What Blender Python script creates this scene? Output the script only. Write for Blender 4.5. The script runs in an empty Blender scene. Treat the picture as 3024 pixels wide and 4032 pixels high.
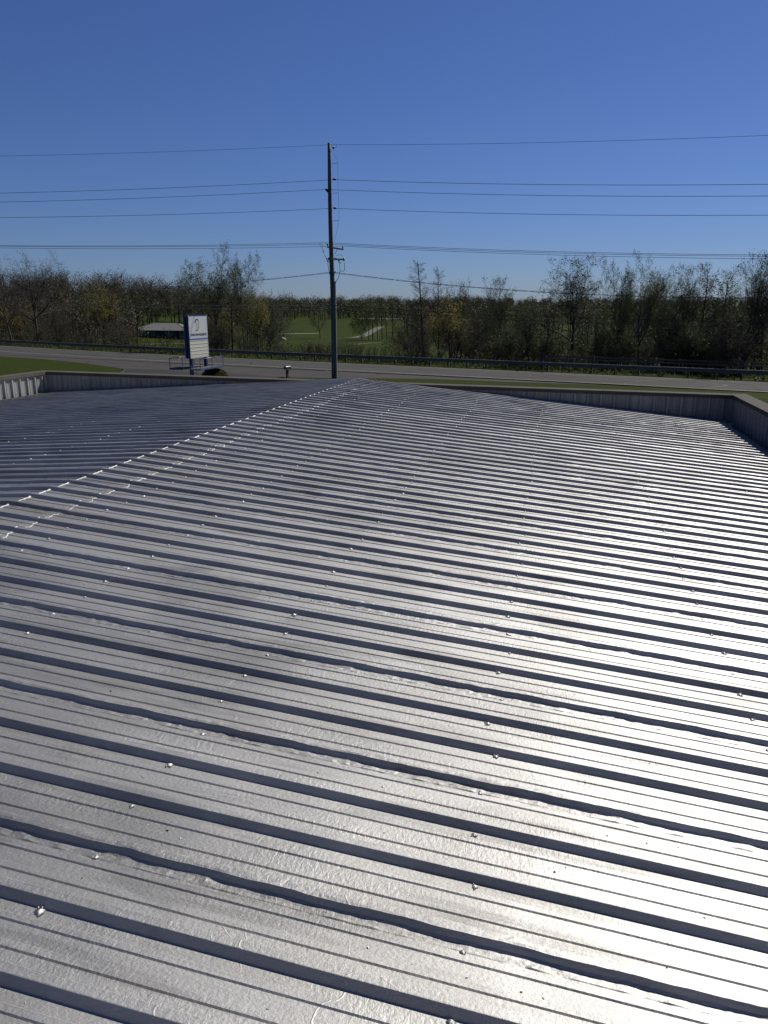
import bpy, bmesh, math, random
import numpy as np
from mathutils import Vector, Matrix, Euler

rad = math.radians
scene = bpy.context.scene
COL = scene.collection

# ------------------------------------------------------------------ camera, sky, sun, exposure
cam_d = bpy.data.cameras.new("camera")
cam = bpy.data.objects.new("camera", cam_d)
COL.objects.link(cam)
cam_d.sensor_fit = 'VERTICAL'
cam_d.sensor_height = 24.0
cam_d.lens = 24.0 * 2970.4 / 4032.0
cam_d.clip_start = 0.05
cam_d.clip_end = 9000
CAM_Z = 5.3
cam.location = (0, 0, CAM_Z)
cam.rotation_euler = (rad(90 - 15.19), 0, 0)
scene.camera = cam

SUN_AZ = 48.0      # clockwise from +Y (the viewing direction)
SUN_EL = 46.0
world = bpy.data.worlds.new("World")
scene.world = world
world.use_nodes = True
wn = world.node_tree
wn.nodes.clear()
w_out = wn.nodes.new("ShaderNodeOutputWorld")
w_bg = wn.nodes.new("ShaderNodeBackground")
sky = wn.nodes.new("ShaderNodeTexSky")
sky.sky_type = 'NISHITA'
sky.sun_disc = False
sky.sun_elevation = rad(SUN_EL)
sky.sun_rotation = rad(SUN_AZ)
sky.altitude = 250
sky.air_density = 1.0
sky.dust_density = 0.25
sky.ozone_density = 3.0
w_bg.inputs["Strength"].default_value = 0.05
w_tint = wn.nodes.new("ShaderNodeMix"); w_tint.data_type = 'RGBA'; w_tint.blend_type = 'MULTIPLY'
w_tint.inputs[0].default_value = 1.0
w_tint.inputs[7].default_value = (0.385, 0.498, 0.825, 1)      # one even tint: the camera's deep blue rendering
wn.links.new(sky.outputs[0], w_tint.inputs[6])
wn.links.new(w_tint.outputs[2], w_bg.inputs[0])
wn.links.new(w_bg.outputs[0], w_out.inputs[0])

sun_d = bpy.data.lights.new("sun", 'SUN')
sun = bpy.data.objects.new("sun", sun_d)
COL.objects.link(sun)
sun_d.energy = 5.0
sun_d.angle = rad(0.53)
sun_d.color = (1.0, 0.955, 0.88)
S = Vector((math.sin(rad(SUN_AZ)) * math.cos(rad(SUN_EL)), math.cos(rad(SUN_AZ)) * math.cos(rad(SUN_EL)), math.sin(rad(SUN_EL))))
sun.rotation_euler = S.to_track_quat('Z', 'Y').to_euler()
sun.location = (0, 0, 60)

scene.view_settings.view_transform = 'Standard'
scene.view_settings.look = 'None'
scene.view_settings.exposure = 0.64
scene.view_settings.gamma = 1.0
scene.view_settings.use_curve_mapping = False
scene.render.engine = 'CYCLES'
scene.cycles.max_bounces = 5
scene.cycles.diffuse_bounces = 2
scene.cycles.glossy_bounces = 3
scene.cycles.sample_clamp_indirect = 4.0
scene.cycles.use_denoising = True

# ------------------------------------------------------------------ helpers
def link(o, parent=None):
    COL.objects.link(o)
    if parent is not None:
        o.parent = parent
    return o

def tag(o, label=None, cat=None, group=None, kind=None):
    if label: o['label'] = label
    if cat: o['category'] = cat
    if group: o['group'] = group
    if kind: o['kind'] = kind
    return o

def empty(name, loc=(0, 0, 0), rz=0.0):
    o = bpy.data.objects.new(name, None)
    o.empty_display_size = 0.3
    o.location = loc
    o.rotation_euler = (0, 0, rz)
    return link(o)

class MB:
    """collects verts and faces for one mesh"""
    def __init__(self):
        self.v = []; self.f = []
    def box(self, x0, x1, y0, y1, z0, z1):
        b = len(self.v)
        self.v += [(x0, y0, z0), (x1, y0, z0), (x1, y1, z0), (x0, y1, z0), (x0, y0, z1), (x1, y0, z1), (x1, y1, z1), (x0, y1, z1)]
        self.f += [tuple(b + i for i in q) for q in ((0, 3, 2, 1), (4, 5, 6, 7), (0, 1, 5, 4), (1, 2, 6, 5), (2, 3, 7, 6), (3, 0, 4, 7))]
        return self
    def tube(self, pts, rs, n=8, cap=True):
        pts = [Vector(p) for p in pts]
        if not hasattr(rs, '__len__'): rs = [rs] * len(pts)
        b = len(self.v)
        prev = None
        for i, p in enumerate(pts):
            d = (pts[min(i + 1, len(pts) - 1)] - pts[max(i - 1, 0)]).normalized()
            if prev is None:
                a = d.orthogonal().normalized()
            else:
                a = (prev - d * prev.dot(d))
                a = a.normalized() if a.length > 1e-6 else d.orthogonal().normalized()
            prev = a
            c = d.cross(a)
            for k in range(n):
                t = 2 * math.pi * k / n
                self.v.append(tuple(p + (a * math.cos(t) + c * math.sin(t)) * rs[i]))
        for i in range(len(pts) - 1):
            for k in range(n):
                k2 = (k + 1) % n
                self.f.append((b + i * n + k, b + i * n + k2, b + (i + 1) * n + k2, b + (i + 1) * n + k))
        if cap:
            self.f.append(tuple(b + k for k in reversed(range(n))))
            e = b + (len(pts) - 1) * n
            self.f.append(tuple(e + k for k in range(n)))
        return self
    def prism(self, poly, ax, d0, d1):
        """extrude a 2D polygon; ax=1: poly in xz along y, ax=0: poly in yz along x, ax=2: poly in xy along z"""
        b = len(self.v); n = len(poly)
        for d in (d0, d1):
            for (p, q) in poly:
                self.v.append((p, d, q) if ax == 1 else ((d, p, q) if ax == 0 else (p, q, d)))
        self.f.append(tuple(b + i for i in reversed(range(n))))
        self.f.append(tuple(b + n + i for i in range(n)))
        for i in range(n):
            j = (i + 1) % n
            self.f.append((b + i, b + j, b + n + j, b + n + i))
        return self
    def sheet(self, poly, z):
        b = len(self.v)
        self.v += [(p[0], p[1], z) for p in poly]
        self.f.append(tuple(b + i for i in range(len(poly))))
        return self
    def mesh(self, name, mat, smooth=False):
        me = bpy.data.meshes.new(name)
        me.from_pydata(self.v, [], self.f)
        if mat: me.materials.append(mat)
        bm = bmesh.new(); bm.from_mesh(me)
        bmesh.ops.recalc_face_normals(bm, faces=bm.faces)
        bm.to_mesh(me); bm.free()
        if smooth:
            me.polygons.foreach_set('use_smooth', [True] * len(me.polygons))
        me.update()
        return me
    def obj(self, name, mat, parent=None, smooth=False):
        return link(bpy.data.objects.new(name, self.mesh(name, mat, smooth)), parent)

def np_mesh(name, V, F, mat, smooth=False):
    """V (n,3) array, F (m,k) array"""
    me = bpy.data.meshes.new(name)
    V = np.ascontiguousarray(V, dtype=np.float32); F = np.ascontiguousarray(F, dtype=np.int32)
    me.vertices.add(len(V)); me.vertices.foreach_set('co', V.ravel())
    k = F.shape[1]
    me.loops.add(F.size); me.loops.foreach_set('vertex_index', F.ravel())
    me.polygons.add(len(F))
    me.polygons.foreach_set('loop_start', np.arange(len(F), dtype=np.int32) * k)
    try:
        me.polygons.foreach_set('loop_total', np.full(len(F), k, dtype=np.int32))
    except Exception:
        pass
    me.polygons.foreach_set('use_smooth', np.full(len(F), bool(smooth)))
    if mat: me.materials.append(mat)
    me.update(calc_edges=True)
    return me

def grid_faces(nx, ny):
    i = np.arange(nx - 1)[:, None]; j = np.arange(ny - 1)[None, :]
    a = i * ny + j
    return np.stack([a, a + ny, a + ny + 1, a + 1], -1).reshape(-1, 4)

_perm = np.random.RandomState(5).rand(4096)
def _h(ix, iy=0, s=0):
    return _perm[(np.asarray(ix).astype(np.int64) * 73 + np.asarray(iy).astype(np.int64) * 179 + s * 337) & 4095]
def noise1(x, s=0):
    i = np.floor(x); f = x - i; f = f * f * (3 - 2 * f)
    return (_h(i, 0, s) * (1 - f) + _h(i + 1, 0, s) * f) * 2 - 1
def noise2(x, y, s=0):
    i = np.floor(x); j = np.floor(y); f = x - i; g = y - j
    f = f * f * (3 - 2 * f); g = g * g * (3 - 2 * g)
    a = _h(i, j, s) * (1 - f) + _h(i + 1, j, s) * f
    b = _h(i, j + 1, s) * (1 - f) + _h(i + 1, j + 1, s) * f
    return (a * (1 - g) + b * g) * 2 - 1
def sst(a, b, x):
    t = np.clip((x - a) / (b - a), 0, 1); return t * t * (3 - 2 * t)

# ------------------------------------------------------------------ materials
class NT:
    def __init__(self, name):
        self.m = bpy.data.materials.new(name); self.m.use_nodes = True
        self.t = self.m.node_tree; self.t.nodes.clear()
        self.out = self.n("ShaderNodeOutputMaterial")
        self.p = self.n("ShaderNodeBsdfPrincipled")
        self.l(self.p.outputs[0], self.out.inputs[0])
    def n(self, typ, **kw):
        nd = self.t.nodes.new(typ)
        for k, v in kw.items(): setattr(nd, k, v)
        return nd
    def l(self, a, b): self.t.links.new(a, b)
    def coords(self, scale=(1, 1, 1), kind='Object', rot=(0, 0, 0)):
        tc = self.n("ShaderNodeTexCoord"); mp = self.n("ShaderNodeMapping")
        mp.inputs['Scale'].default_value = scale; mp.inputs['Rotation'].default_value = rot
        self.l(tc.outputs[kind], mp.inputs[0]); return mp.outputs[0]
    def noise(self, vec, scale=5, detail=4, rough=0.55, dist=0.0):
        nd = self.n("ShaderNodeTexNoise"); nd.inputs['Scale'].default_value = scale
        nd.inputs['Detail'].default_value = detail; nd.inputs['Roughness'].default_value = rough
        nd.inputs['Distortion'].default_value = dist
        if vec is not None: self.l(vec, nd.inputs['Vector'])
        return nd.outputs[0]
    def ramp(self, fac, stops):
        r = self.n("ShaderNodeValToRGB"); e = r.color_ramp.elements
        while len(e) > 1: e.remove(e[-1])
        e[0].position = stops[0][0]; e[0].color = (*stops[0][1], 1) if hasattr(stops[0][1], '__len__') else (stops[0][1],) * 3 + (1,)
        for pos, c in stops[1:]:
            q = e.new(pos); q.color = (*c, 1) if hasattr(c, '__len__') else (c, c, c, 1)
        self.l(fac, r.inputs[0]); return r.outputs[0]
    def mix(self, fac, a, b, mode='MIX'):
        m = self.n("ShaderNodeMix", data_type='RGBA', blend_type=mode)
        for s, v in ((m.inputs[0], fac), (m.inputs[6], a), (m.inputs[7], b)):
            if hasattr(v, 'is_linked'): self.l(v, s)
            elif hasattr(v, '__len__'): s.default_value = (*v, 1)
            else: s.default_value = v
        return m.outputs[2]
    def math(self, op, a, b=0.0, clamp=False):
        m = self.n("ShaderNodeMath", operation=op); m.use_clamp = clamp
        for s, v in ((m.inputs[0], a), (m.inputs[1], b)):
            if hasattr(v, 'is_linked'): self.l(v, s)
            else: s.default_value = v
        return m.outputs[0]
    def bump(self, h, strength=0.3, dist=0.01, normal=None):
        b = self.n("ShaderNodeBump"); b.inputs['Strength'].default_value = strength; b.inputs['Distance'].default_value = dist
        self.l(h, b.inputs['Height'])
        if normal is not None: self.l(normal, b.inputs['Normal'])
        return b.outputs[0]
    def set(self, **kw):
        for k, v in kw.items():
            s = self.p.inputs[k.replace('_', ' ')]
            if hasattr(v, 'is_linked'): self.l(v, s)
            elif hasattr(v, '__len__') and len(v) == 3: s.default_value = (*v, 1)
            else: s.default_value = v
        return self

def simple(name, col, rough=0.7, metal=0.0, var=0.25, scale=6.0, bump=0.15, spec=0.5):
    k = NT(name); c = k.coords()
    nz = k.noise(c, scale, 5)
    lo = tuple(x * (1 - var) for x in col); hi = tuple(min(1, x * (1 + var)) for x in col)
    k.set(Base_Color=k.ramp(nz, [(0.25, lo), (0.75, hi)]), Roughness=rough, Metallic=metal)
    k.p.inputs['Specular IOR Level'].default_value = spec
    if bump: k.set(Normal=k.bump(k.noise(c, scale * 6, 3), bump, 0.02))
    return k.m

def roof_material():
    # fibred aluminium roof coating brushed along the ribs (object X runs down the slope)
    k = NT("aluminium_roof_coating")
    c = k.coords()
    strokes = k.noise(k.coords((2.2, 46, 3)), 1.0, 5, 0.6, 0.15)       # long brush strokes
    fine = k.noise(k.coords((9, 150, 8)), 1.0, 3, 0.6)
    pebble = k.noise(k.coords((0.8, 1.2, 1)), 70, 3, 0.6)
    ripple = k.noise(k.coords((60, 26, 20)), 1.0, 3, 0.55, 0.6)        # roller marks across the stroke
    patch = k.noise(c, 0.75, 4, 0.55, 0.4)
    lap = k.noise(k.coords((0.55, 3.3, 1)), 1.0, 3, 0.5, 0.2)
    vor = k.n("ShaderNodeTexVoronoi", feature='DISTANCE_TO_EDGE'); vor.inputs['Scale'].default_value = 4.6
    warp = k.mix(0.16, c, k.n("ShaderNodeTexNoise").outputs[1]); k.l(warp, vor.inputs['Vector'])
    crease = k.ramp(vor.outputs[0], [(0.0, 1.0), (0.012, 0.0)])
    cmask = k.ramp(k.noise(c, 1.3, 2), [(0.60, 0.0), (0.66, 1.0)])
    crease = k.math('MULTIPLY', crease, cmask)
    rmask = k.ramp(k.noise(k.coords((1.1, 5, 1)), 1.0, 2), [(0.42, 0.0), (0.62, 1.0)])
    ripple_m = k.math('MULTIPLY', ripple, rmask)
    h = k.math('ADD', k.math('MULTIPLY', strokes, 0.55), k.math('MULTIPLY', fine, 0.12))
    h = k.math('ADD', h, k.math('MULTIPLY', pebble, 0.42))
    h = k.math('ADD', h, k.math('MULTIPLY', ripple_m, 0.55))
    h = k.math('ADD', h, k.math('MULTIPLY', crease, 0.22))
    base = k.ramp(patch, [(0.3, (0.29, 0.287, 0.278)), (0.5, (0.43, 0.425, 0.41)), (0.72, (0.35, 0.342, 0.328))])
    base = k.mix(k.ramp(lap, [(0.35, 0.0), (0.7, 0.35)]), base, (0.235, 0.233, 0.228))
    cell = k.n("ShaderNodeTexVoronoi", feature='F1', distance='CHEBYCHEV'); cell.inputs['Scale'].default_value = 1.0
    k.l(k.mix(0.05, k.coords((1.5, 3.3, 1)), k.n("ShaderNodeTexNoise").outputs[1]), cell.inputs['Vector'])
    cellv = k.n('ShaderNodeSeparateColor'); k.l(cell.outputs['Color'], cellv.inputs[0])
    base = k.mix(k.ramp(cellv.outputs[0], [(0.55, 0.0), (0.58, 0.35)]), base, (0.47, 0.466, 0.455))
    base = k.mix(k.ramp(k.noise(k.coords((0.9, 7, 1)), 1.0, 5, 0.65, 0.5), [(0.54, 0.0), (0.74, 0.7)]), base, (0.14, 0.134, 0.125))
    oi = k.n('ShaderNodeObjectInfo'); base = k.mix(k.math('MULTIPLY', oi.outputs['Random'], 0.22), base, (0.24, 0.24, 0.236))
    rough = k.math('ADD', k.ramp(patch, [(0.3, 0.60), (0.7, 0.67)]), k.math('MULTIPLY', lap, 0.08))
    # brushed along the ribs: the highlight spreads across the strokes
    tv = k.n("ShaderNodeCombineXYZ"); tv.inputs[0].default_value = math.sin(rad(12.435)); tv.inputs[1].default_value = math.cos(rad(12.435))
    k.l(tv.outputs[0], k.p.inputs['Tangent']); k.p.inputs['Anisotropic'].default_value = 0.45
    k.set(Base_Color=base, Metallic=0.95, Roughness=rough, Normal=k.bump(h, 0.62, 0.0070))
    return k.m

def seam_material():
    return ROOF

def panel_paint():
    k = NT("weathered_white_wall_panel")
    c = k.coords()
    streak = k.noise(k.coords((1, 1, 0.06)), 9, 4, 0.6)
    dirt = k.noise(c, 2.2, 4)
    col = k.ramp(streak, [(0.32, (0.125, 0.13, 0.135)), (0.6, (0.19, 0.195, 0.20))])
    col = k.mix(k.ramp(dirt, [(0.45, 0.0), (0.8, 0.45)]), col, (0.11, 0.108, 0.105))
    k.p.inputs['Specular IOR Level'].default_value = 0.2
    k.set(Base_Color=col, Roughness=0.5, Metallic=0.0, Normal=k.bump(k.noise(c, 30, 2), 0.08, 0.004))
    return k.m

def asphalt(name, base, tracks=False, crack=True):
    k = NT(name); c = k.coords()
    big = k.noise(c, 0.25, 5, 0.6)
    fine = k.noise(c, 14, 4, 0.7)
    lo = tuple(x * 0.78 for x in base); hi = tuple(x * 1.2 for x in base)
    col = k.ramp(big, [(0.3, lo), (0.72, hi)])
    col = k.mix(0.25, col, k.ramp(fine, [(0.3, tuple(x * 0.6 for x in base)), (0.7, tuple(x * 1.35 for x in base))]))
    if tracks:
        sep = k.n("ShaderNodeSeparateXYZ"); tc = k.n("ShaderNodeTexCoord"); k.l(tc.outputs['Object'], sep.inputs[0])
        lane = k.noise(k.coords((0.02, 1.15, 1)), 1.0, 4, 0.6)
        col = k.mix(k.ramp(lane, [(0.42, 0.0), (0.62, 0.75)]), col, tuple(x * 1.6 for x in base))
        dark = k.noise(k.coords((0.03, 2.1, 1)), 1.0, 3, 0.6)
        col = k.mix(k.ramp(dark, [(0.55, 0.0), (0.72, 0.55)]), col, tuple(x * 0.45 for x in base))
    if crack:
        vor = k.n("ShaderNodeTexVoronoi", feature='DISTANCE_TO_EDGE'); vor.inputs['Scale'].default_value = 0.13
        k.l(k.mix(0.2, k.coords((1, 1.5, 1)), k.n("ShaderNodeTexNoise").outputs[1]), vor.inputs['Vector'])
        col = k.mix(k.ramp(vor.outputs[0], [(0.004, 0.8), (0.012, 0.0)]), col, (0.02, 0.02, 0.021))
    k.p.inputs['Specular IOR Level'].default_value = 0.08
    k.set(Base_Color=col, Roughness=0.9, Normal=k.bump(fine, 0.4, 0.01))
    return k.m

def grass_material(name, a, b, d):
    k = NT(name); c = k.coords()
    big = k.noise(c, 0.07, 5, 0.6, 0.5); mid = k.noise(c, 0.9, 4, 0.65); fine = k.noise(k.coords((1, 1, 1)), 9, 4, 0.7)
    col = k.ramp(big, [(0.3, a), (0.7, b)])
    col = k.mix(k.ramp(mid, [(0.5, 0.0), (0.75, 0.6)]), col, d)
    col = k.mix(0.45, col, k.ramp(fine, [(0.3, tuple(x * 0.4 for x in a)), (0.7, tuple(x * 1.5 for x in b))]))
    k.set(Base_Color=col, Roughness=0.9, Normal=k.bump(k.math('ADD', fine, k.math('MULTIPLY', mid, 2.0)), 0.7, 0.12))
    k.p.inputs['Specular IOR Level'].default_value = 0.03
    return k.m

def leaf_material(name, a, b, trans=0.35):
    a = tuple(x * .64 for x in a); b = tuple(x * .64 for x in b)
    k = NT(name)
    oi = k.n("ShaderNodeNewGeometry")
    nz = k.noise(k.coords((1, 1, 1)), 3.1, 2)
    col = k.ramp(nz, [(0.3, a), (0.7, b)])
    k.set(Base_Color=col, Roughness=0.65)
    k.p.inputs['Specular IOR Level'].default_value = 0.2
    tr = k.n("ShaderNodeBsdfTranslucent"); k.l(col, tr.inputs[0])
    mx = k.n("ShaderNodeMixShader"); mx.inputs[0].default_value = trans
    k.l(k.p.outputs[0], mx.inputs[1]); k.l(tr.outputs[0], mx.inputs[2]); k.l(mx.outputs[0], k.out.inputs[0])
    return k.m

ROOF = roof_material()
PANEL = panel_paint()
COPING = simple("tan_metal_coping", (0.055, 0.051, 0.045), 0.9, 0.0, 0.18, 3.0, 0.08, 0.08)
OUTER = simple("cream_metal_siding", (0.5, 0.48, 0.43), 0.55, 0.0, 0.1, 2.0, 0.05)
ROAD = asphalt("worn_grey_asphalt", (0.034, 0.0335, 0.0325), True)
LOT = asphalt("dark_asphalt", (0.024, 0.024, 0.025), False)
SHOULDER = asphalt("pale_gravel_asphalt", (0.037, 0.035, 0.0325), False)
LINE = simple("worn_white_road_paint", (0.17, 0.17, 0.165), 0.8, 0, 0.3, 3.0, 0.1, 0.1)
TAR = simple("tar_seal", (0.015, 0.015, 0.016), 0.6, 0, 0.2, 5, 0.1)
CONC = simple("pale_concrete", (0.078, 0.074, 0.064), 0.9, 0, 0.15, 2, 0.1, 0.08)
SAND = simple("bunker_sand", (0.17, 0.16, 0.135), 0.95, 0, 0.12, 2, 0.1)
GRASS = grass_material("spring_grass", (0.0135, 0.0205, 0.003), (0.020, 0.029, 0.004), (0.027, 0.031, 0.006))
STEEL = simple("galvanised_guardrail_steel", (0.10, 0.10, 0.098), 0.7, 0.0, 0.25, 4, 0.06, 0.2)
WOODPOST = simple("dark_weathered_post", (0.045, 0.038, 0.032), 0.9, 0, 0.3, 8, 0.3)
POLEWOOD = None
def pole_wood():
    k = NT("weathered_pole_wood"); c = k.coords((14, 14, 0.35))
    g = k.noise(c, 1.0, 5, 0.65)
    col = k.ramp(g, [(0.3, (0.045, 0.042, 0.042)), (0.7, (0.12, 0.115, 0.11))])
    k.set(Base_Color=col, Roughness=0.9, Normal=k.bump(g, 0.6, 0.02)); return k.m
POLEWOOD = pole_wood()
ARMWOOD = simple("pale_crossarm_timber", (0.33, 0.31, 0.27), 0.85, 0, 0.2, 7, 0.2)
BLACK = simple("black_insulator", (0.016, 0.016, 0.018), 0.45, 0, 0.2, 7, 0.05)
WIRE = simple("dark_overhead_wire", (0.03, 0.032, 0.036), 0.6, 0.2, 0.1, 3, 0.0)
CONDUIT = simple("grey_conduit", (0.17, 0.18, 0.19), 0.6, 0.1, 0.15, 3, 0.05)
BARK = simple("dark_bark", (0.042, 0.035, 0.030), 0.95, 0, 0.35, 7, 0.5, 0.2)
BARK_G = simple("grey_bark", (0.075, 0.068, 0.060), 0.95, 0, 0.35, 7, 0.5, 0.2)
NAVY = simple("navy_sign_paint", (0.010, 0.016, 0.075), 0.35, 0, 0.15, 5, 0.03)
BLUEBAND = simple("mid_blue_band", (0.045, 0.085, 0.26), 0.4, 0, 0.1, 5, 0.0)
SIGNWHITE = simple("white_sign_face", (0.31, 0.32, 0.35), 0.35, 0, 0.03, 3, 0.0)
SIGNCREAM = simple("cream_letter_board", (0.30, 0.30, 0.26), 0.5, 0, 0.05, 9, 0.0)
RAILWHITE = simple("white_letter_rail", (0.43, 0.43, 0.40), 0.4, 0, 0.03, 9, 0.0)
INK = simple("black_print", (0.010, 0.011, 0.014), 0.5, 0, 0.1, 5, 0.0)
GREENINK = simple("olive_green_print", (0.23, 0.30, 0.045), 0.5, 0, 0.2, 12, 0.0)
GREYINK = simple("grey_print", (0.36, 0.38, 0.37), 0.5, 0, 0.1, 5, 0.0)
DECK = simple("rusty_catwalk_grating", (0.05, 0.045, 0.04), 0.85, 0.2, 0.3, 9, 0.2)
HANDRAIL = simple("blue_painted_handrail", (0.045, 0.06, 0.14), 0.4, 0.2, 0.15, 5, 0.03)
LEAF_OLIVE = leaf_material("budding_leaf_olive", (0.072, 0.100, 0.022), (0.11, 0.145, 0.034))
LEAF_DARK = leaf_material("budding_leaf_dark", (0.050, 0.068, 0.020), (0.085, 0.108, 0.032))
LEAF_YEL = leaf_material("yellow_blossom_bud", (0.24, 0.21, 0.04), (0.33, 0.28, 0.07))
LEAF_RED = leaf_material("reddish_bud", (0.07, 0.05, 0.03), (0.11, 0.075, 0.04))
LEAF_GREEN = leaf_material("fresh_green_leaf", (0.045, 0.075, 0.018), (0.075, 0.115, 0.03))
LEAF_BUSH = leaf_material("dense_shrub_leaf", (0.055, 0.065, 0.018), (0.10, 0.10, 0.03), 0.3)

# ------------------------------------------------------------------ ground
def terrain(x, y):
    x = np.asarray(x, float); y = np.asarray(y, float)
    n = .5225 * x + .8526 * y; D = np.hypot(x, y); th = np.degrees(np.arctan2(x, y))
    fr = sst(66, 104, n)
    z = -4.7 * fr
    z = z + fr * sst(270, 430, D) * 3.2
    z = z + fr * sst(-8, -20, th) * sst(230, 360, D) * 7.5
    z = z + fr * sst(450, 900, D) * 5
    z = z + fr * .35 * np.sin(x * .043 + 1) * np.sin(y * .037)
    return z

def tz(x, y): return float(terrain(x, y))

def build_terrain():
    ang = np.radians(np.concatenate([np.arange(-180, -40, 8), np.arange(-40, 40, 1.0), np.arange(40, 181, 8)]))
    r = np.concatenate([[0.5], np.arange(8, 130, 3.0), np.geomspace(130, 6000, 70)])
    A, Rr = np.meshgrid(ang, r, indexing='ij')
    X = Rr * np.sin(A); Y = Rr * np.cos(A)
    V = np.stack([X, Y, terrain(X, Y)], -1).reshape(-1, 3)
    me = np_mesh("ground", V, grid_faces(len(ang), len(r))[:, ::-1], GRASS, True)
    tag(link(bpy.data.objects.new("ground", me)), kind='structure')
build_terrain()

# the road frame: local x runs along the road to the right, local y across it, away from the building
UX, UY = 0.8526, -0.5225
ROAD_RZ = math.atan2(UY, UX)
def road_bend(s):       # the road swings away at the far left
    return 0.0009 * max(0.0, -45.0 - s) ** 2
def road_pt(s, n):
    n = n + road_bend(s)
    return (s * UX + n * 0.5225, s * UY + n * 0.8526)

def road_strip(name, n0, n1, z, mat, s0=-330, s1=230, step=5.0, parent=None):
    ss_ = np.arange(s0, s1 + .1, step); nn = np.linspace(n0, n1, 4)
    V = [(s, n + road_bend(s), z) for s in ss_ for n in nn]
    me = np_mesh(name, np.array(V), grid_faces(len(ss_), 4), mat, True)
    o = link(bpy.data.objects.new(name, me), parent)
    if parent is None: o.rotation_euler = (0, 0, ROAD_RZ)
    return o
road = tag(road_strip("road", 54.7, 61.9, 0.008, ROAD), kind='structure')
road_strip("edge_line", 54.84, 55.0, 0.012, LINE, parent=road)
road_strip("edge_line", 61.55, 61.66, 0.012, LINE, parent=road)

def world_sheet(name, poly, z, mat, kind='structure'):
    o = MB().sheet(poly, z).obj(name, mat)
    for p_ in o.data.polygons:
        if p_.normal.z < 0: p_.flip()
    return tag(o, kind=kind)

near_edge = [(60.0, 28.5), (24.9, 49.3), (19.13, 52.4), (9.5, 55.9), (2.96, 58.5), (-3.93, 59.0), (-7.3, 59.6)]
white = [road_pt(s, 54.74) for s in (-110, -95, -80, -65, -50, -40, -30, -20, -10, 0, 10, 20, 45)]
shoulder_poly = near_edge + [(-10.7, 62.0), (-16.7, 64.8), (-19.4, 66.8), (-21.7, 68.2), (-23.3, 68.2), (-24.6, 69.9), (-29.45, 75.1), (-35.6, 80.7), (-42.9, 85.8), (-60, 98), (-80, 111)] + white
world_sheet("road_shoulder", shoulder_poly, 0.006, SHOULDER)
lot_poly = [(-7.3, 59.62), (-10.7, 62.02), (-16.7, 64.82), (-19.4, 66.82), (-21.7, 68.22), (-23.3, 68.22), (-22.4, 66.0), (-21.8, 63.5), (-20.5, 56), (-19.0, 48), (-17.5, 40), (-15, 28), (-10, 26), (-8.2, 40), (-8.6, 52), (-8.9, 56.5)]
world_sheet("driveway", lot_poly, 0.004, LOT)
def kerb(name, pts):
    o = MB().tube([(x, y, 0.03) for x, y in pts], 0.085, 6).obj(name, SHOULDER); return tag(o, kind='structure')
kerb("kerb", [(-23.0, 67.6), (-22.4, 66.0), (-21.8, 63.5), (-20.5, 56), (-19.0, 48)])
kerb("kerb", [(-7.4, 59.5), (-8.9, 56.5), (-8.6, 52), (-8.2, 40)])

def crack(pts, w=0.09, seed=0):
    rng = random.Random(seed); P = []
    for (a, b) in zip(pts[:-1], pts[1:]):
        for i in range(6):
            t = i / 6; P.append((a[0] + (b[0] - a[0]) * t + rng.uniform(-.12, .12), a[1] + (b[1] - a[1]) * t + rng.uniform(-.12, .12)))
    P.append(pts[-1]); L = []; R_ = []
    for i, p_ in enumerate(P):
        q = P[min(i + 1, len(P) - 1)]; r_ = P[max(i - 1, 0)]
        d = Vector((q[0] - r_[0], q[1] - r_[1])).normalized(); w_ = w * rng.uniform(.6, 1.2)
        L.append((p_[0] - d.y * w_, p_[1] + d.x * w_)); R_.append((p_[0] + d.y * w_, p_[1] - d.x * w_))
    m = MB()
    for i in range(len(P) - 1):
        b = len(m.v); m.v += [(*L[i], .016), (*L[i + 1], .016), (*R_[i + 1], .016), (*R_[i], .016)]; m.f.append((b, b + 1, b + 2, b + 3))
    return m
rngc = random.Random(3)
cm = MB()
for (s, n0, n1) in [(-93, 57, 61), (-82, 55, 61.5), (-70, 55.5, 59), (-58, 56, 61), (-49, 55, 61.6), (-41, 55.3, 58), (-33, 57, 61.7), (-27, 55, 60), (-21, 58, 61.8), (-14, 55.2, 61.5), (-9, 56, 60), (-3, 55, 61)]:
    c_ = crack([(s + rngc.uniform(-2, 2), n0 + road_bend(s)), (s + rngc.uniform(-2, 2), (n0 + n1) / 2 + road_bend(s)), (s + rngc.uniform(-3, 3), n1 + road_bend(s))], 0.05, int(s * 7) & 255)
    b = len(cm.v); cm.v += c_.v; cm.f += [tuple(i + b for i in f) for f in c_.f]
for n in (58.3, 56.6):
    c_ = crack([(s, n + rngc.uniform(-.25, .25) + road_bend(s)) for s in range(-110, 16, 7)], 0.035, int(n))
    b = len(cm.v); cm.v += c_.v; cm.f += [tuple(i + b for i in f) for f in c_.f]
tag(cm.obj("crack_seal", TAR, road), kind='stuff')
cr = crack([(-4.95, 66.2), (-4.6, 64.0), (-5.9, 62.5), (-6.3, 61.3)], 0.10, 9)
tag(cr.obj("crack_seal", TAR), kind='structure')

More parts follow.
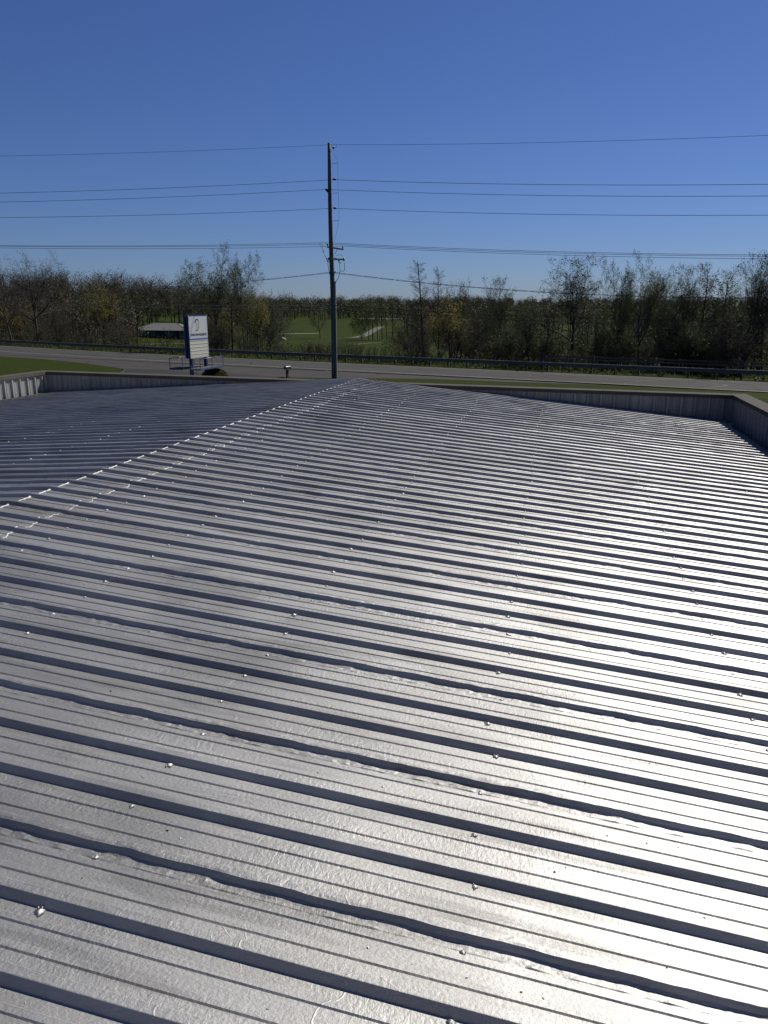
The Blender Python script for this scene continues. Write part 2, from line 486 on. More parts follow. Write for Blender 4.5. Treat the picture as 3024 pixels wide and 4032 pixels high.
def draped(name, pts, w, mat, dz=0.06, sub=5, taper=None):
    P = []
    for a, b in zip(pts[:-1], pts[1:]):
        for i in range(sub):
            t = i / sub; P.append((a[0] + (b[0] - a[0]) * t, a[1] + (b[1] - a[1]) * t))
    P.append(pts[-1]); V = []; F = []
    for i, p_ in enumerate(P):
        q = P[min(i + 1, len(P) - 1)]; r_ = P[max(i - 1, 0)]
        d = Vector((q[0] - r_[0], q[1] - r_[1])).normalized()
        ww = w if taper is None else w * (taper[0] + (taper[1] - taper[0]) * i / (len(P) - 1))
        for s in (-.5, 0, .5):
            x = p_[0] - d.y * ww * s; y = p_[1] + d.x * ww * s
            V.append((x, y, tz(x, y) + dz))
    me = np_mesh(name, np.array(V), grid_faces(len(P), 3)[:, ::-1], mat, True)
    return tag(link(bpy.data.objects.new(name, me)), kind='structure')
draped("cart_path", [(-69.7, 221.5), (-64.2, 224), (-57.5, 226.2), (-48, 229)], 2.6, CONC)
draped("cart_path", [(-103.6, 253), (-101.7, 260.6), (-99.8, 267.9)], 2.2, CONC)
draped("cart_path", [(-12.6, 262), (-10.1, 263.8), (-7.9, 277), (-6.5, 295), (-4.9, 316), (-3.4, 329.5), (-1.2, 346)], 3.4, CONC, 0.1)
draped("cart_path", [(-8, 209), (-5.1, 214.3), (-3.3, 217), (-1, 219)], 1.8, CONC)
draped("cart_path", [(-43, 285.5), (-36.3, 289.6), (-30, 293.4), (-25, 296)], 2.0, SAND)
for bx, by, bw in ((-10.2, 470, 9), (1.8, 474, 11)):
    m = MB(); pts = []
    for i in range(20):
        a = 2 * math.pi * i / 20; rr = 1 + .18 * math.sin(3 * a + bx)
        x = bx + bw * .75 * rr * math.cos(a); y = by + 16 * rr * math.sin(a); pts.append((x, y, tz(x, y) + .25))
    m.v = pts + [(bx, by, tz(bx, by) + .25)]; m.f = [(i, (i + 1) % 20, 20) for i in range(20)]
    tag(m.obj("sand_bunker", SAND), kind='structure')

# ------------------------------------------------------------------ the building we stand on
BAZ = rad(12.435); RIDGE_OFF = 4.875
bld = empty("metal_roofed_building", (-math.cos(BAZ) * RIDGE_OFF, math.sin(BAZ) * RIDGE_OFF, 0), -BAZ)
tag(bld, "low metal building whose silver coated ribbed roof fills the foreground", "building")
ZR = CAM_Z - 1.78; SR = 0.0923; SL = 0.062
T_FAR = 18.93; T_NEAR = -1.0; P_R = 8.86; P_L = -9.0; RIB = 0.3048
T_SEAM0 = 4.0722 + 0.016
H_RIB = 0.035

def roof_z(P):
    P = np.asarray(P, float)
    z = np.where(P > 0, -SR * P, SL * P)
    k = 0.06    # rounded bend at the ridge
    return ZR + np.where(np.abs(P) < k, -((np.abs(P) + k) ** 2) / (4 * k) * np.where(P > 0, SR, SL), z)

# one panel profile across three ribs: (offset from the seam rib centre, height, is seam tape point)
def panel_profile(dense):
    pr = []
    for k in range(3):
        c = -k * RIB
        if k == 0:
            pr += [(c + .046, 0.0, 0), (c + .038, .001, 0), (c + .030, .014, 1), (c + .018, H_RIB, 1), (c + .006, H_RIB + .002, 1), (c - .008, H_RIB + .0015, 1), (c - .018, H_RIB, 2), (c - .024, .0245, 2), (c - .031, .0120, 2), (c - .040, .0045, 2), (c - .054, .0025, 2), (c - .068, .0016, 2), (c - .074, 0.0, 1)]
        else:
            pr += [(c + .039, 0.0, 0), (c + .037, .002, 0), (c + .018, H_RIB - .001, 0), (c + .0155, H_RIB, 0), (c - .0155, H_RIB, 0), (c - .018, H_RIB - .001, 0), (c - .0355, .0015, 0), (c - .038, 0.0, 0)]
        for mcen in (c - RIB / 3, c - 2 * RIB / 3):
            pr += [(mcen + .018, 0, 0), (mcen + .012, .0060, 0), (mcen - .012, .0060, 0), (mcen - .0175, 0, 0), (mcen - .050, 0, 0)]
        if k == 2: pr[-1] = (-3 * RIB + .046, 0.0, 0)
    if k == 2:
        pass
    return pr

def roof_grid(ts, Ps, lift=0.0, seam=True):
    pr = panel_profile(True)
    off = np.array([q[0] for q in pr]); hh = np.array([q[1] for q in pr]); flag = np.array([q[2] for q in pr])
    Pm, Om = np.meshgrid(Ps, off, indexing='ij')
    Hm = np.broadcast_to(hh, Pm.shape).copy(); Fm = np.broadcast_to(flag, Pm.shape)
    T = ts + Om
    # hand-brushed seam: wandering lip, sags and lumps
    sd = int(abs(ts) * 37) % 97
    if seam:
        ph = (_h(int(ts * 11) + 50) * 3)
        saw = ((Pm + ph) / 0.41) + .35 * noise1(Pm * 1.7, sd)
        saw = saw - np.floor(saw)
        hump = np.where(saw < .25, np.sin(saw / .25 * math.pi / 2), np.cos((saw - .25) / .75 * math.pi / 2))
        lip = .0050 * hump - .0015 + .0025 * noise1(Pm * 2.3, sd + 1) + .0018 * noise1(Pm * 11, sd + 2)
        edge = Fm == 2
        T = T - np.where(edge, lip * np.clip(.35 + Hm / H_RIB * .8, 0, 1.1), 0)
        rough = noise2(Pm * 22, Om * 160, sd + 3) * .5 + noise2(Pm * 48, Om * 260, sd + 4) * .4
        if ts > 8: rough = rough * max(0.0, 1 - (ts - 8) / 4)
        Hm = Hm + np.where(Fm > 0, rough * .0022, 0) + np.where(edge & (Hm > .01), .003 * noise1(Pm * 6, sd + 5), 0)
        Hm = Hm + np.where(edge & (Hm < .01) & (Hm > 0), np.maximum(0, noise2(Pm * 26, Om * 90, sd + 7)) * .0035, 0)
    T = T + .0022 * noise1(Pm * .55, sd + 11) * np.exp(-((((Om + RIB / 2) % RIB) - RIB / 2) / .05) ** 2)
    # oil canning of the pans
    pan = (np.abs(((Om + RIB / 2) % RIB) - RIB / 2) > .05)
    Hm = Hm + np.where(pan, .0012 * noise2(Pm * .9, T * 9, 3) + .0006 * noise2(Pm * 4.2, T * 21, 4), .0004 * noise2(Pm * 2, T * 20, 6))
    Z = roof_z(Pm) + Hm + lift
    V = np.stack([Pm, T, Z], -1).reshape(-1, 3)
    return V, grid_faces(len(Ps), len(off))

n_far = int(math.floor((T_FAR - T_SEAM0) / (3 * RIB)))
seams = [T_SEAM0 + 3 * RIB * k for k in range(n_far + 1, -6, -1)]
seams = [t for t in seams if t - 0.92 > T_NEAR - .1]
def clip_far(V):
    V[:, 1] = np.minimum(V[:, 1], T_FAR - .004); return V
panels = []
for ts in seams:
    near = ts < 6.5
    stepP = 0.022 if near else (0.04 if ts < 11 else 0.06)
    for side in (1, -1):
        if side == 1: Ps = np.concatenate([np.arange(.30, P_R, stepP), [P_R]])
        else: Ps = np.concatenate([np.arange(P_L, -.30, 0.09 if ts > 5 else 0.2), [-.30]])
        V, F = roof_grid(ts, Ps)
        me = np_mesh("roof_panel", clip_far(V), F[:, ::-1], ROOF, False)
        o = link(bpy.data.objects.new("roof_panel", me), bld)
        panels.append((ts, side, o))
    # formed ridge cap with its own ribs
    Ps = np.concatenate([np.linspace(-.46, -.07, 9), np.linspace(-.06, .06, 9), np.linspace(.07, .44, 19)])
    V, F = roof_grid(ts, Ps, lift=.0035)
    cap = link(bpy.data.objects.new("ridge_cap", np_mesh("ridge_cap", clip_far(V), F[:, ::-1], ROOF, False)), bld)
    # rounded bead added in each pan along the ridge to catch sun glint
    m = MB()
    for k in range(3):
        a = ts - k * RIB - .044; b = ts - (k + 1) * RIB + .046
        if a > T_FAR - .03: a = T_FAR - .03
        if a - b < .05: continue
        n_ = 9
        pts = [(.004 * math.sin(i * 2 + ts), a + (b - a) * i / (n_ - 1), float(roof_z(0)) + .005 + .0015 * math.sin(i * 1.7 + ts * 3)) for i in range(n_)]
        rs = [.0085 + .004 * math.sin(i * 1.3 + ts * 5 + k) ** 2 + (.005 if i == 0 else 0) for i in range(n_)]
        m.tube(pts, rs, 10)
    m.obj("glint_bead", ROOF, cap, True)
    # ragged coating along the lower edge of the cap
    Pq = np.linspace(.37, .60, 30); rows = []
    tq = np.arange(ts - .91, ts - .02, .011)
    prf = panel_profile(True); xo = np.array([q[0] for q in prf])[::-1]; xh = np.array([q[1] for q in prf])[::-1]
    PP, TT = np.meshgrid(Pq, tq, indexing='ij')
    base = roof_z(PP) + np.interp(TT - ts, xo, xh) + .0035
    env = np.clip(1 - np.abs(PP - .47 - .03 * noise1(TT * 9, 8)) / .075, 0, 1)
    lump = env * (.001 + .0028 * np.maximum(0, noise2(PP * 70, TT * 38, 9)) + .0025 * np.maximum(0, noise2(PP * 110, TT * 80, 12)) ** 2) - (1 - np.minimum(1, env * 6)) * .007
    V = np.stack([PP, np.minimum(TT, T_FAR - .01), base + lump], -1).reshape(-1, 3)
    link(bpy.data.objects.new("coating_edge", np_mesh("coating_edge", V, grid_faces(len(Pq), len(tq))[:, ::-1], ROOF, False)), cap)

# screw heads daubed with coating: rows over the purlins, one beside every rib
rs_ = np.random.RandomState(11)
screw_meshes = []
for v in range(5):
    bm = bmesh.new()
    bmesh.ops.create_uvsphere(bm, u_segments=10, v_segments=6, radius=1)
    for vt in bm.verts:
        d = vt.co.normalized(); nn = 1 + .28 * rs_.uniform(-1, 1)
        rr = .013 + .006 * (1 if vt.co.z < .1 else 0)
        vt.co = Vector((d.x * rr * nn, d.y * rr * nn, max(-.003, d.z * .010 * nn)))
    for q in range(2):      # raised lumps of smeared coating
        a = rs_.uniform(0, 6.28)
        r_ = bmesh.ops.create_icosphere(bm, subdivisions=1, radius=.005)
        for vt in r_['verts']: vt.co = vt.co + Vector((.017 * math.cos(a), .02 * math.sin(a), .004 + .003 * q))
    me = bpy.data.meshes.new("screw"); bm.to_mesh(me); bm.free(); me.materials.append(ROOF)
    me.polygons.foreach_set('use_smooth', [True] * len(me.polygons)); screw_meshes.append(me)
cand = []
for (ts, side, o) in panels:
    for k in range(3):
        tt = ts - k * RIB - .055 - (.016 if k == 0 else 0)
        rows_ = (.85, 1.79, 3.23, 4.67, 6.14, 7.62, 8.62) if side == 1 else (-1.6, -3.1, -4.6, -6.1, -7.6, -8.6)
        for P0 in rows_:
            P1 = P0 + rs_.uniform(-.035, .035); t1 = tt + rs_.uniform(-.006, .006)
            cand.append((math.hypot(t1, P1 - RIDGE_OFF) + (4 if side < 0 else 0), P1, t1, o, side, rs_.randint(5), rs_.uniform(0, 6.28), rs_.uniform(.55, 1.0)))
cand = [c for c in cand if c[2] > 1.0 and c[2] < T_FAR - .1]
cand.sort(key=lambda c: c[0])
restV = []; restF = []; nb = 0
for i, (dd, P1, t1, o, side, v, rz, sc) in enumerate(cand):
    z1 = float(roof_z(P1)) + .0015
    if i < 285:
        s_ = bpy.data.objects.new("screw", screw_meshes[v]); s_.location = (P1, t1, z1); s_.rotation_euler = (0, 0, rz); s_.scale = (sc, sc, sc)
        link(s_, o)
    else:
        me = screw_meshes[v]
        co = np.empty(len(me.vertices) * 3, dtype=np.float32); me.vertices.foreach_get('co', co); co = co.reshape(-1, 3) * sc
        c_, s__ = math.cos(rz), math.sin(rz)
        co = np.stack([co[:, 0] * c_ - co[:, 1] * s__ + P1, co[:, 0] * s__ + co[:, 1] * c_ + t1, co[:, 2] + z1], -1)
        restV += co.tolist(); restF += [tuple(x + nb for x in p_.vertices) for p_ in me.polygons]; nb += len(co)
m = MB(); m.v = restV; m.f = restF
tag(m.obj("far_screws", ROOF, bld, True), kind='stuff')

# crumbs and bits of leaf litter stuck on the coating
def crumbs(name, n, mat, smin, smax, seed, label):
    r = np.random.RandomState(seed); V = []; F = []
    for i in range(n):
        t = 1.3 + 12 * r.rand() ** 2; P = r.uniform(.6, 8.6)
        off = (t - T_SEAM0) % RIB; t += (.13 - off) if (off < .06 or off > .25) else 0
        s = r.uniform(smin, smax); b = len(V)
        c = np.array([P, t, float(roof_z(P)) + s * .3])
        q = r.randn(6, 3) * .25 + np.array([[1, 0, 0], [-1, 0, 0], [0, 1, 0], [0, -1, 0], [0, 0, .8], [0, 0, -.8]])
        V += (c + q * s * np.array([1, r.uniform(.4, 1), .6])).tolist()
        F += [(b + a, b + c2, b + d) for a, c2, d in ((0, 2, 4), (2, 1, 4), (1, 3, 4), (3, 0, 4), (2, 0, 5), (1, 2, 5), (3, 1, 5), (0, 3, 5))]
    m = MB(); m.v = V; m.f = F
    return tag(m.obj(name, mat, bld), kind='stuff')
crumbs("coating_crumbs", 520, ROOF, .002, .007, 21, None)
crumbs("leaf_litter", 60, INK, .003, .008, 22, None)

# parapets
ZCL, ZCR = CAM_Z - 1.74, CAM_Z - 1.965
def cap_z(P): return ZCL + (ZCR - ZCL) * (P + 9.05) / 18.1
PL_IN, PR_IN = -9.04, 9.06
far_w = MB()
far_w.v = [(PL_IN - .26, T_FAR + .012, 0), (PR_IN + .26, T_FAR + .012, 0), (PR_IN + .26, T_FAR + .24, 0), (PL_IN - .26, T_FAR + .24, 0)]
far_w.v += [(x, y, cap_z(x) - .03) for (x, y, z) in far_w.v]
far_w.f = [(0, 3, 2, 1), (4, 5, 6, 7), (0, 1, 5, 4), (1, 2, 6, 5), (2, 3, 7, 6), (3, 0, 4, 7)]
far_wall = far_w.obj("parapet_wall", OUTER, bld)
left_wall = MB().box(PL_IN - .25, PL_IN - .012, T_NEAR - .3, T_FAR + .010, 0, ZCL - .03).obj("parapet_wall", OUTER, bld)
right_wall = MB().box(PR_IN + .012, PR_IN + .25, T_NEAR - .3, T_FAR + .010, 0, ZCR - .03).obj("parapet_wall", OUTER, bld)
MB().box(PL_IN - .25, PR_IN + .25, T_NEAR - .55, T_NEAR - .31, 0, 2.4).obj("near_wall", OUTER, bld)

def wall_profile():
    pr = []
    for k in range(3):
        c = RIB * (k + .5)
        pr += [(c - .044, 0), (c - .026, .040), (c + .026, .040), (c + .044, 0)]
        if k < 2 or True:
            for mc in (c + RIB / 3, c + 2 * RIB / 3):
                if mc < 3 * RIB - .01: pr += [(mc - .015, 0), (mc - .008, .006), (mc + .008, .006), (mc + .015, 0)]
    return [(0, 0)] + pr + [(3 * RIB - .002, 0)]
def wall_panels(parent, origin, axis, inward, length, zbot, ztop):
    """ribbed liner panels standing on the inside of a parapet"""
    pr = wall_profile(); n = int(math.ceil(length / (3 * RIB)))
    for i in range(n):
        V = []; w0 = i * 3 * RIB
        for (u, h) in pr:
            uu = min(w0 + u, length)
            x = origin[0] + axis[0] * uu + inward[0] * h; y = origin[1] + axis[1] * uu + inward[1] * h
            V.append((x, y, zbot(x, y))); V.append((x, y, ztop(x, y)))
        F = [(2 * j, 2 * j + 2, 2 * j + 3, 2 * j + 1) for j in range(len(pr) - 1)]
        m = MB(); m.v = V; m.f = F
        m.obj("wall_panel", PANEL, parent)
        if w0 + 3 * RIB >= length: break
zb = lambda x, y: float(roof_z(max(min(x, P_R), P_L))) + .004
wall_panels(far_wall, (PL_IN, T_FAR), (1, 0), (0, -1), PR_IN - PL_IN, lambda x, y: zb(x, y) - .02, lambda x, y: cap_z(x) - .06)
wall_panels(left_wall, (PL_IN, T_FAR - .06), (0, -1), (1, 0), T_FAR - T_NEAR, lambda x, y: zb(x, y) - .02, lambda x, y: ZCL - .06)
wall_panels(right_wall, (PR_IN, T_FAR - .06), (0, -1), (-1, 0), T_FAR - T_NEAR, lambda x, y: 2.35, lambda x, y: ZCR - .06)
# gutter trough floor between the rib ends and the right parapet
MB().box(P_R - .12, PR_IN + .01, T_NEAR - .3, T_FAR, 2.30, 2.345).obj("gutter", PANEL, bld)
# base flashing along the left parapet
m = MB()
fl = [(T_FAR - .2 - i * .5) for i in range(int((T_FAR - T_NEAR) / .5))]
for i, t in enumerate(fl[:-1]):
    j = .012 * noise1(np.array(t * 3.0), 5)
    m.prism([(PL_IN + .02, ZR + SL * PL_IN + .02), (PL_IN + .19 + float(j), ZR + SL * (PL_IN + .19) + .042), (PL_IN + .20 + float(j), ZR + SL * (PL_IN + .19) + .030), (PL_IN + .02, ZR + SL * PL_IN + .0)], 1, fl[i + 1] + .002, t)
m.obj("base_flashing", COPING, bld)

def coping_piece(parent, a, b, inner, outer, horizontal, zf):
    """one length of folded metal coping; a..b along the wall, inner/outer the two faces"""
    m = MB(); lo, hi = min(inner, outer), max(inner, outer)
    def ring(s):
        z = zf(s)
        prof = [(lo, z - .085), (lo - .004, z - .085), (lo - .004, z), (hi + .004, z + .004), (hi + .004, z - .085), (hi, z - .085), (hi - .002, z - .012), (lo + .002, z - .016)]
        return [((s, q, zz) if horizontal else (q, s, zz)) for q, zz in prof]
    r0, r1 = ring(a), ring(b); n = len(r0)
    m.v = r0 + r1
    m.f = [tuple(range(n)), tuple(range(n, 2 * n))] + [(i, (i + 1) % n, n + (i + 1) % n, n + i) for i in range(n)]
    return m.obj("coping", COPING, parent)
gap = .004
edges = [-8.98, -6.3, -3.2, -.1, 3.0, 6.1, 8.98]
for a, b in zip(edges[:-1], edges[1:]):
    coping_piece(far_wall, a + gap, b - gap, T_FAR - .055, T_FAR + .27, True, cap_z)
ye = [T_FAR + .27, T_FAR - .55, T_FAR - 3.6, T_FAR - 6.65, T_FAR - 9.7, T_FAR - 12.75, T_FAR - 15.8, T_NEAR - .3]
for a, b in zip(ye[:-1], ye[1:]):
    coping_piece(left_wall, b + gap, a - gap, PL_IN + .055, PL_IN - .27, False, lambda s: ZCL + .0015)
    coping_piece(right_wall, b + gap, a - gap, PR_IN - .075, PR_IN + .27, False, lambda s: ZCR + .0015)
# corner closing pieces of the far coping lip
# ------------------------------------------------------------------ guardrail along the far side of the road
gr = empty("guardrail", (0, 0, 0), ROAD_RZ)
tag(gr, "long grey steel guardrail on dark posts along the far edge of the road", "guardrail")
GN = 63.35
wbeam = [(-.040, .435), (-.085, .475), (-.085, .525), (-.030, .575), (-.030, .605), (-.085, .655), (-.085, .705), (-.055, .742), (-.026, .750), (-.026, .745), (-.078, .703), (-.078, .658), (-.024, .608), (-.024, .572), (-.078, .522), (-.078, .478), (-.036, .438)]
SP = 1.905
post_me = MB().box(-.075, .075, -.02, .13, -.05, .70).mesh("post", WOODPOST)
s0 = -150; npost = int((25 - s0) / SP)
for i in range(npost):
    s = s0 + i * SP; n = GN + road_bend(s)
    o = bpy.data.objects.new("post", post_me); o.location = (s, n, 0); link(o, gr)
for i in range(0, npost - 2, 2):
    s = s0 + i * SP; sB = s + 2 * SP
    n0, n1 = GN + road_bend(s), GN + road_bend(sB)
    m = MB(); k = len(wbeam)
    m.v = [(s + .002, n0 + y, z) for y, z in wbeam] + [(sB + .03, n1 + y - .004, z) for y, z in wbeam]
    m.f = [(j, (j + 1) % k, k + (j + 1) % k, k + j) for j in range(k)] + [tuple(range(k)), tuple(range(k, 2 * k))]
    m.obj("rail_beam", STEEL, gr)

# dark board fence behind the guardrail at the right
fe = empty("board_fence", (0, 0, 0), ROAD_RZ)
tag(fe, "dark three rail board fence behind the guardrail at the far right", "fence")
FN = 66.3
fp = MB().box(-.07, .07, -.07, .07, -.7, 1.22).mesh("post", WOODPOST)
FENCEW = simple("weathered_fence_board", (0.085, 0.075, 0.065), 0.9, 0, 0.3, 6, 0.3)
for i in range(16):
    s = -24 + i * 2.35
    o = bpy.data.objects.new("post", fp); o.location = (s, FN, 0); link(o, fe)
    if i < 15:
        for z in (1.10, .86, .42):
            MB().box(s + .003, s + 2.347, FN - .115, FN - .075, z - .055, z + .055).obj("rail", FENCEW, fe)

# ------------------------------------------------------------------ utility pole and wires
PX, PY = -3.81, 58.42
pole = empty("utility_pole", (PX, PY, 0))
tag(pole, "tall weathered wooden utility pole with two crossarms beside the road", "utility pole")
PT = 16.52
m = MB(); zs = np.linspace(-.1, PT, 14)
def pole_x(z): return .035 * math.sin(z * .4) - .006 * z + .02
def pole_r(z): return .225 - (.225 - .122) * z / PT
m.tube([(pole_x(z), 0, z) for z in zs], [pole_r(z) for z in zs], 14)
m.obj("shaft", POLEWOOD, pole, True)
def arm(name, z, x0, z0, x1, z1, y):
    m = MB(); d = .055
    m.v = [(x0, y - .05, z0 - d), (x0, y + .05, z0 - d), (x0, y + .05, z0 + d), (x0, y - .05, z0 + d), (x1, y - .35, z1 - d), (x1, y - .25, z1 - d), (x1, y - .25, z1 + d), (x1, y - .35, z1 + d)]
    m.f = [(0, 1, 2, 3), (7, 6, 5, 4), (0, 4, 5, 1), (1, 5, 6, 2), (2, 6, 7, 3), (3, 7, 4, 0)]
    return m.obj(name, ARMWOOD, pole)
ZA = 9.42; ZB = 8.70
a1 = arm("crossarm", 0, -.36, ZA + .13, .88, ZA - .06, -.02)
a2 = arm("crossarm", 0, -.28, ZB + .03, .90, ZB - .04, -.02)
def ins(x, y, z, parent, s=1.0):
    m = MB(); pr = [(0, .018), (.05, .022), (.06, .06), (.085, .055), (.095, .03), (.12, .062), (.15, .05), (.165, .02), (.19, .02)]
    m.tube([(x, y, z + a * s) for a, b in pr], [b * s for a, b in pr], 10); return m.obj("insulator", BLACK, parent, True)
ins(-.33, -.03, ZA + .185, a1); ins(.80, -.28, ZA + .0, a1); ins(-.09, -.24, ZA + .16, a1, .9)
m = MB().tube([(.42, -.16, ZA - .02), (.20, -.16, ZA - .38)], .02, 6); m.obj("brace", STEEL, pole)
def side_ins(x0, x1, z, dz=0):
    m = MB(); d = (x1 - x0); q = [(0, .03), (.25, .035), (.3, .09), (.5, .085), (.55, .06), (.62, .09), (.85, .085), (.9, .04), (1, .03)]
    m.tube([(x0 + d * a, -.02, z + dz * a) for a, b in q], [b for a, b in q], 10); return m.obj("line_insulator", BLACK, pole, True)
side_ins(.11, .40, 14.15); side_ins(.11, .38, 12.22); side_ins(-.12, -.40, 13.25, .26); side_ins(.12, .30, 16.22)
for z in (15.2, 13.22, 11.35):
    MB().tube([(.10, -.02, z - .01), (.52, -.02, z + .02)], .014, 6).obj("standoff_bracket", STEEL, pole)
m = MB(); m.tube([(.18, -.02, 16.2), (.22, -.02, 16.0), (.36, -.02, 15.6), (.515, -.02, 15.2), (.50, -.02, 14.2), (.52, -.02, 13.24), (.55, -.02, 12.3), (.54, -.02, 11.37), (.36, -.02, 10.6), (.20, -.02, 10.0)], .008, 5); m.obj("ground_wire", WIRE, pole)
m = MB(); m.tube([(.30, -.02, 16.22), (.44, -.02, 16.24), (.46, -.02, 16.42)], .008, 5); m.obj("jumper_wire", WIRE, pole)
# cut-outs, arresters and jumpers on the lower arm
for (x, y, z, lean) in ((-.42, -.06, ZB - .18, .1), (-.22, -.10, ZB - .22, .08), (.44, -.22, ZB - .27, .1)):
    m = MB(); m.tube([(x, y, z + .26), (x + lean, y, z - .02)], [.035, .03], 8); m.tube([(x + .10, y, z + .22), (x + .10 + lean, y, z - .06)], [.018, .018], 6)
    m.tube([(x, y, z + .24), (x + .10, y, z + .22)], .016, 6); m.tube([(x + lean, y, z), (x + .10 + lean, y, z - .04)], .016, 6)
    m.obj("fuse_cutout", BLACK, pole, True)
ins(.87, -.30, ZB - .18, pole, 1.5); ins(-.25, -.05, ZB - .05, pole, 1.0)
for x in (.0, .22, -.10, .30):
    MB().box(x - .02, x + .02, -.30, -.26, ZB - .10, ZB + .12).obj("bracket", STEEL, pole)
for pts in ([(-.95, -.02, 9.88), (-.85, -.05, 9.65), (-.72, -.05, 9.4), (-.6, -.05, 9.15), (-.42, -.06, 8.80)],
            [(-.80, -.02, 9.85), (-.70, -.05, 9.55), (-.62, -.05, 9.25), (-.45, -.06, 8.78)],
            [(-.33, -.06, 8.45), (-.28, -.06, 8.1), (-.22, -.06, 7.7), (-.08, -.1, 7.3)],
            [(.55, -.22, 8.36), (.58, -.2, 8.0), (.54, -.2, 7.7), (.46, -.2, 7.4), (.30, -.2, 7.2), (.22, -.15, 7.0)],
            [(.90, -.30, 8.45), (.93, -.28, 8.1), (.90, -.25, 7.92), (.80, -.22, 7.85), (.60, -.2, 7.86)],
            [(.30, -.28, 8.9), (.45, -.3, 9.0), (.65, -.3, 8.98), (.82, -.3, 8.88)]):
    MB().tube(pts, .013 if pts[0][2] > 8.6 else .02, 5).obj("jumper_wire", WIRE, pole)
MB().box(-.19, -.13, -.05, .02, 7.72, 7.86).obj("clamp", BLACK, pole)
MB().box(.17, .24, -.05, .02, 7.72, 7.86).obj("clamp", BLACK, pole)
m = MB(); m.prism([(.10, -.16), (.23, -.16), (.25, -.10), (.23, .02), (.10, .02)], 2, .05, 7.15)
m.obj("conduit", CONDUIT, pole)

DL = Vector((-26.88 - PX, 55.7 - PY)); LL = DL.length; DL.normalize()
DR = Vector((23.55 - PX, 48.8 - PY)); LR = DR.length; DR.normalize()
def wire(zl, zp, zr, label, r=.012, sag=.0009, dx=0.0, pole_gap=.15, twist=False, group="overhead wires on the utility pole", dy=0.0):
    """a conductor strung both ways from the pole; zl, zr are its heights at the two known points"""
    m = MB()
    strands = 2 if twist else 1
    for (D, L, ze) in ((DL, LL, zl), (DR, LR, zr)):
        a = (ze - zp) / L - sag * L
        for k in range(strands):
            pts = []
            N = 34 if not twist else 170
            for i in range(N + 1):
                s = (L + 24) * (i / N)
                z = zp + a * s + sag * s * s
                x = PX + pole_x(zp) + dx + D.x * s; y = PY + dy + D.y * s
                if twist:
                    ph = s * 2.6 + k * math.pi; z += .035 * math.sin(ph); y += .035 * math.cos(ph)
                pts.append((x, y, z))
            m.tube(pts, r, 5, False)
    o = m.obj("overhead_wire", WIRE)
    tag(o, label, "wire", group)
wire(15.15, 16.38, 15.09, "highest single wire, crossing the sky at the very top of the pole", .010, .0007, dy=-.15)
wire(12.85, 14.12, 12.42, "upper line wire held by the topmost black insulator on the pole's right", .014, .0008, dx=.28)
wire(12.26, 13.47, 11.76, "line wire held by the angled insulator on the pole's left", .014, .0008, dx=-.40)
wire(11.28, 12.20, 10.68, "line wire held by the lower black insulator on the pole's right", .014, .0008, dx=.26)
wire(9.45, 9.86, 8.40, "wire on the left end insulator of the upper crossarm", .013, .0008, dx=-.33)
wire(9.40, 9.74, 8.30, "wire on the middle insulator of the upper crossarm, close to the pole", .013, .0008, dx=-.09, dy=-.24)
wire(9.27, 9.60, 8.14, "wire on the right end insulator of the upper crossarm", .013, .0008, dx=.80, dy=-.28)
wire(6.20, 7.78, 5.85, "twisted service cable sagging from the clamps below the crossarms", .014, .0022, dy=-.05, twist=True)
wire(5.95, 5.86, 4.55, "thinnest of the three low cables in front of the trees, the upper one", .008, .0009, dy=-.25)
wire(5.70, 5.42, 4.40, "middle of the three low thick cables in front of the trees", .018, .0009, dy=-.26)
wire(5.58, 5.13, 4.08, "lowest thick cable in front of the trees", .018, .0009, dy=-.26)

# ------------------------------------------------------------------ roadside sign
SRZ = rad(90 - 15.5)
sign = empty("pylon_sign", (-14.22, 55.8, 0), SRZ)
tag(sign, "navy and white roadside pylon sign with letter board and blue catwalk", "sign")
W, ZT, ZB0 = 2.72, 4.76, 1.70
for y0, y1, nm in ((-.20, -.03, 0), (.045, .20, 1)):
    cab = MB().box(0, W, y0, y1, ZB0, ZT).obj("sign_cabinet", NAVY, sign)
    yf = y0 if nm == 0 else y1; sg = -1 if nm == 0 else 1
    def plate(name, x0, x1, z0, z1, mat, d0, d1, par=cab):
        ya, yb = yf + sg * d0, yf + sg * d1
        return MB().box(x0, x1, min(ya, yb), max(ya, yb), z0, z1).obj(name, mat, par)
    plate("face_panel", .05, W - .05, 3.10, ZT - .10, SIGNWHITE, .001, .012)
    plate("blue_band", .0, W, 2.985, 3.095, BLUEBAND, .001, .022)
    hrow = (2.98 - ZB0 - .06) / 5
    for i in range(5):
        z0 = ZB0 + .05 + i * hrow
        plate("letter_row", .06, W - .06, z0 + .004, z0 + hrow - .035, SIGNCREAM, .001, .008)
        plate("letter_rail", .05, W - .05, z0 + hrow - .033, z0 + hrow, RAILWHITE, .001, .028)
    plate("frame_edge", .0, .048, ZB0, 2.98, SIGNWHITE, .001, .02)
    plate("frame_edge", W - .048, W, ZB0, 2.98, SIGNWHITE, .001, .02)
    plate("frame_edge", .0, .048, 3.10, ZT, SIGNWHITE, .001, .02)
    plate("frame_edge", W - .048, W, 3.10, ZT, SIGNWHITE, .001, .02)
    plate("frame_edge", .05, W - .05, ZB0, ZB0 + .045, SIGNWHITE, .001, .02)
    if nm == 0:
        FACE = cab
yP = -.2135   # printed artwork stands a hair proud of the white face
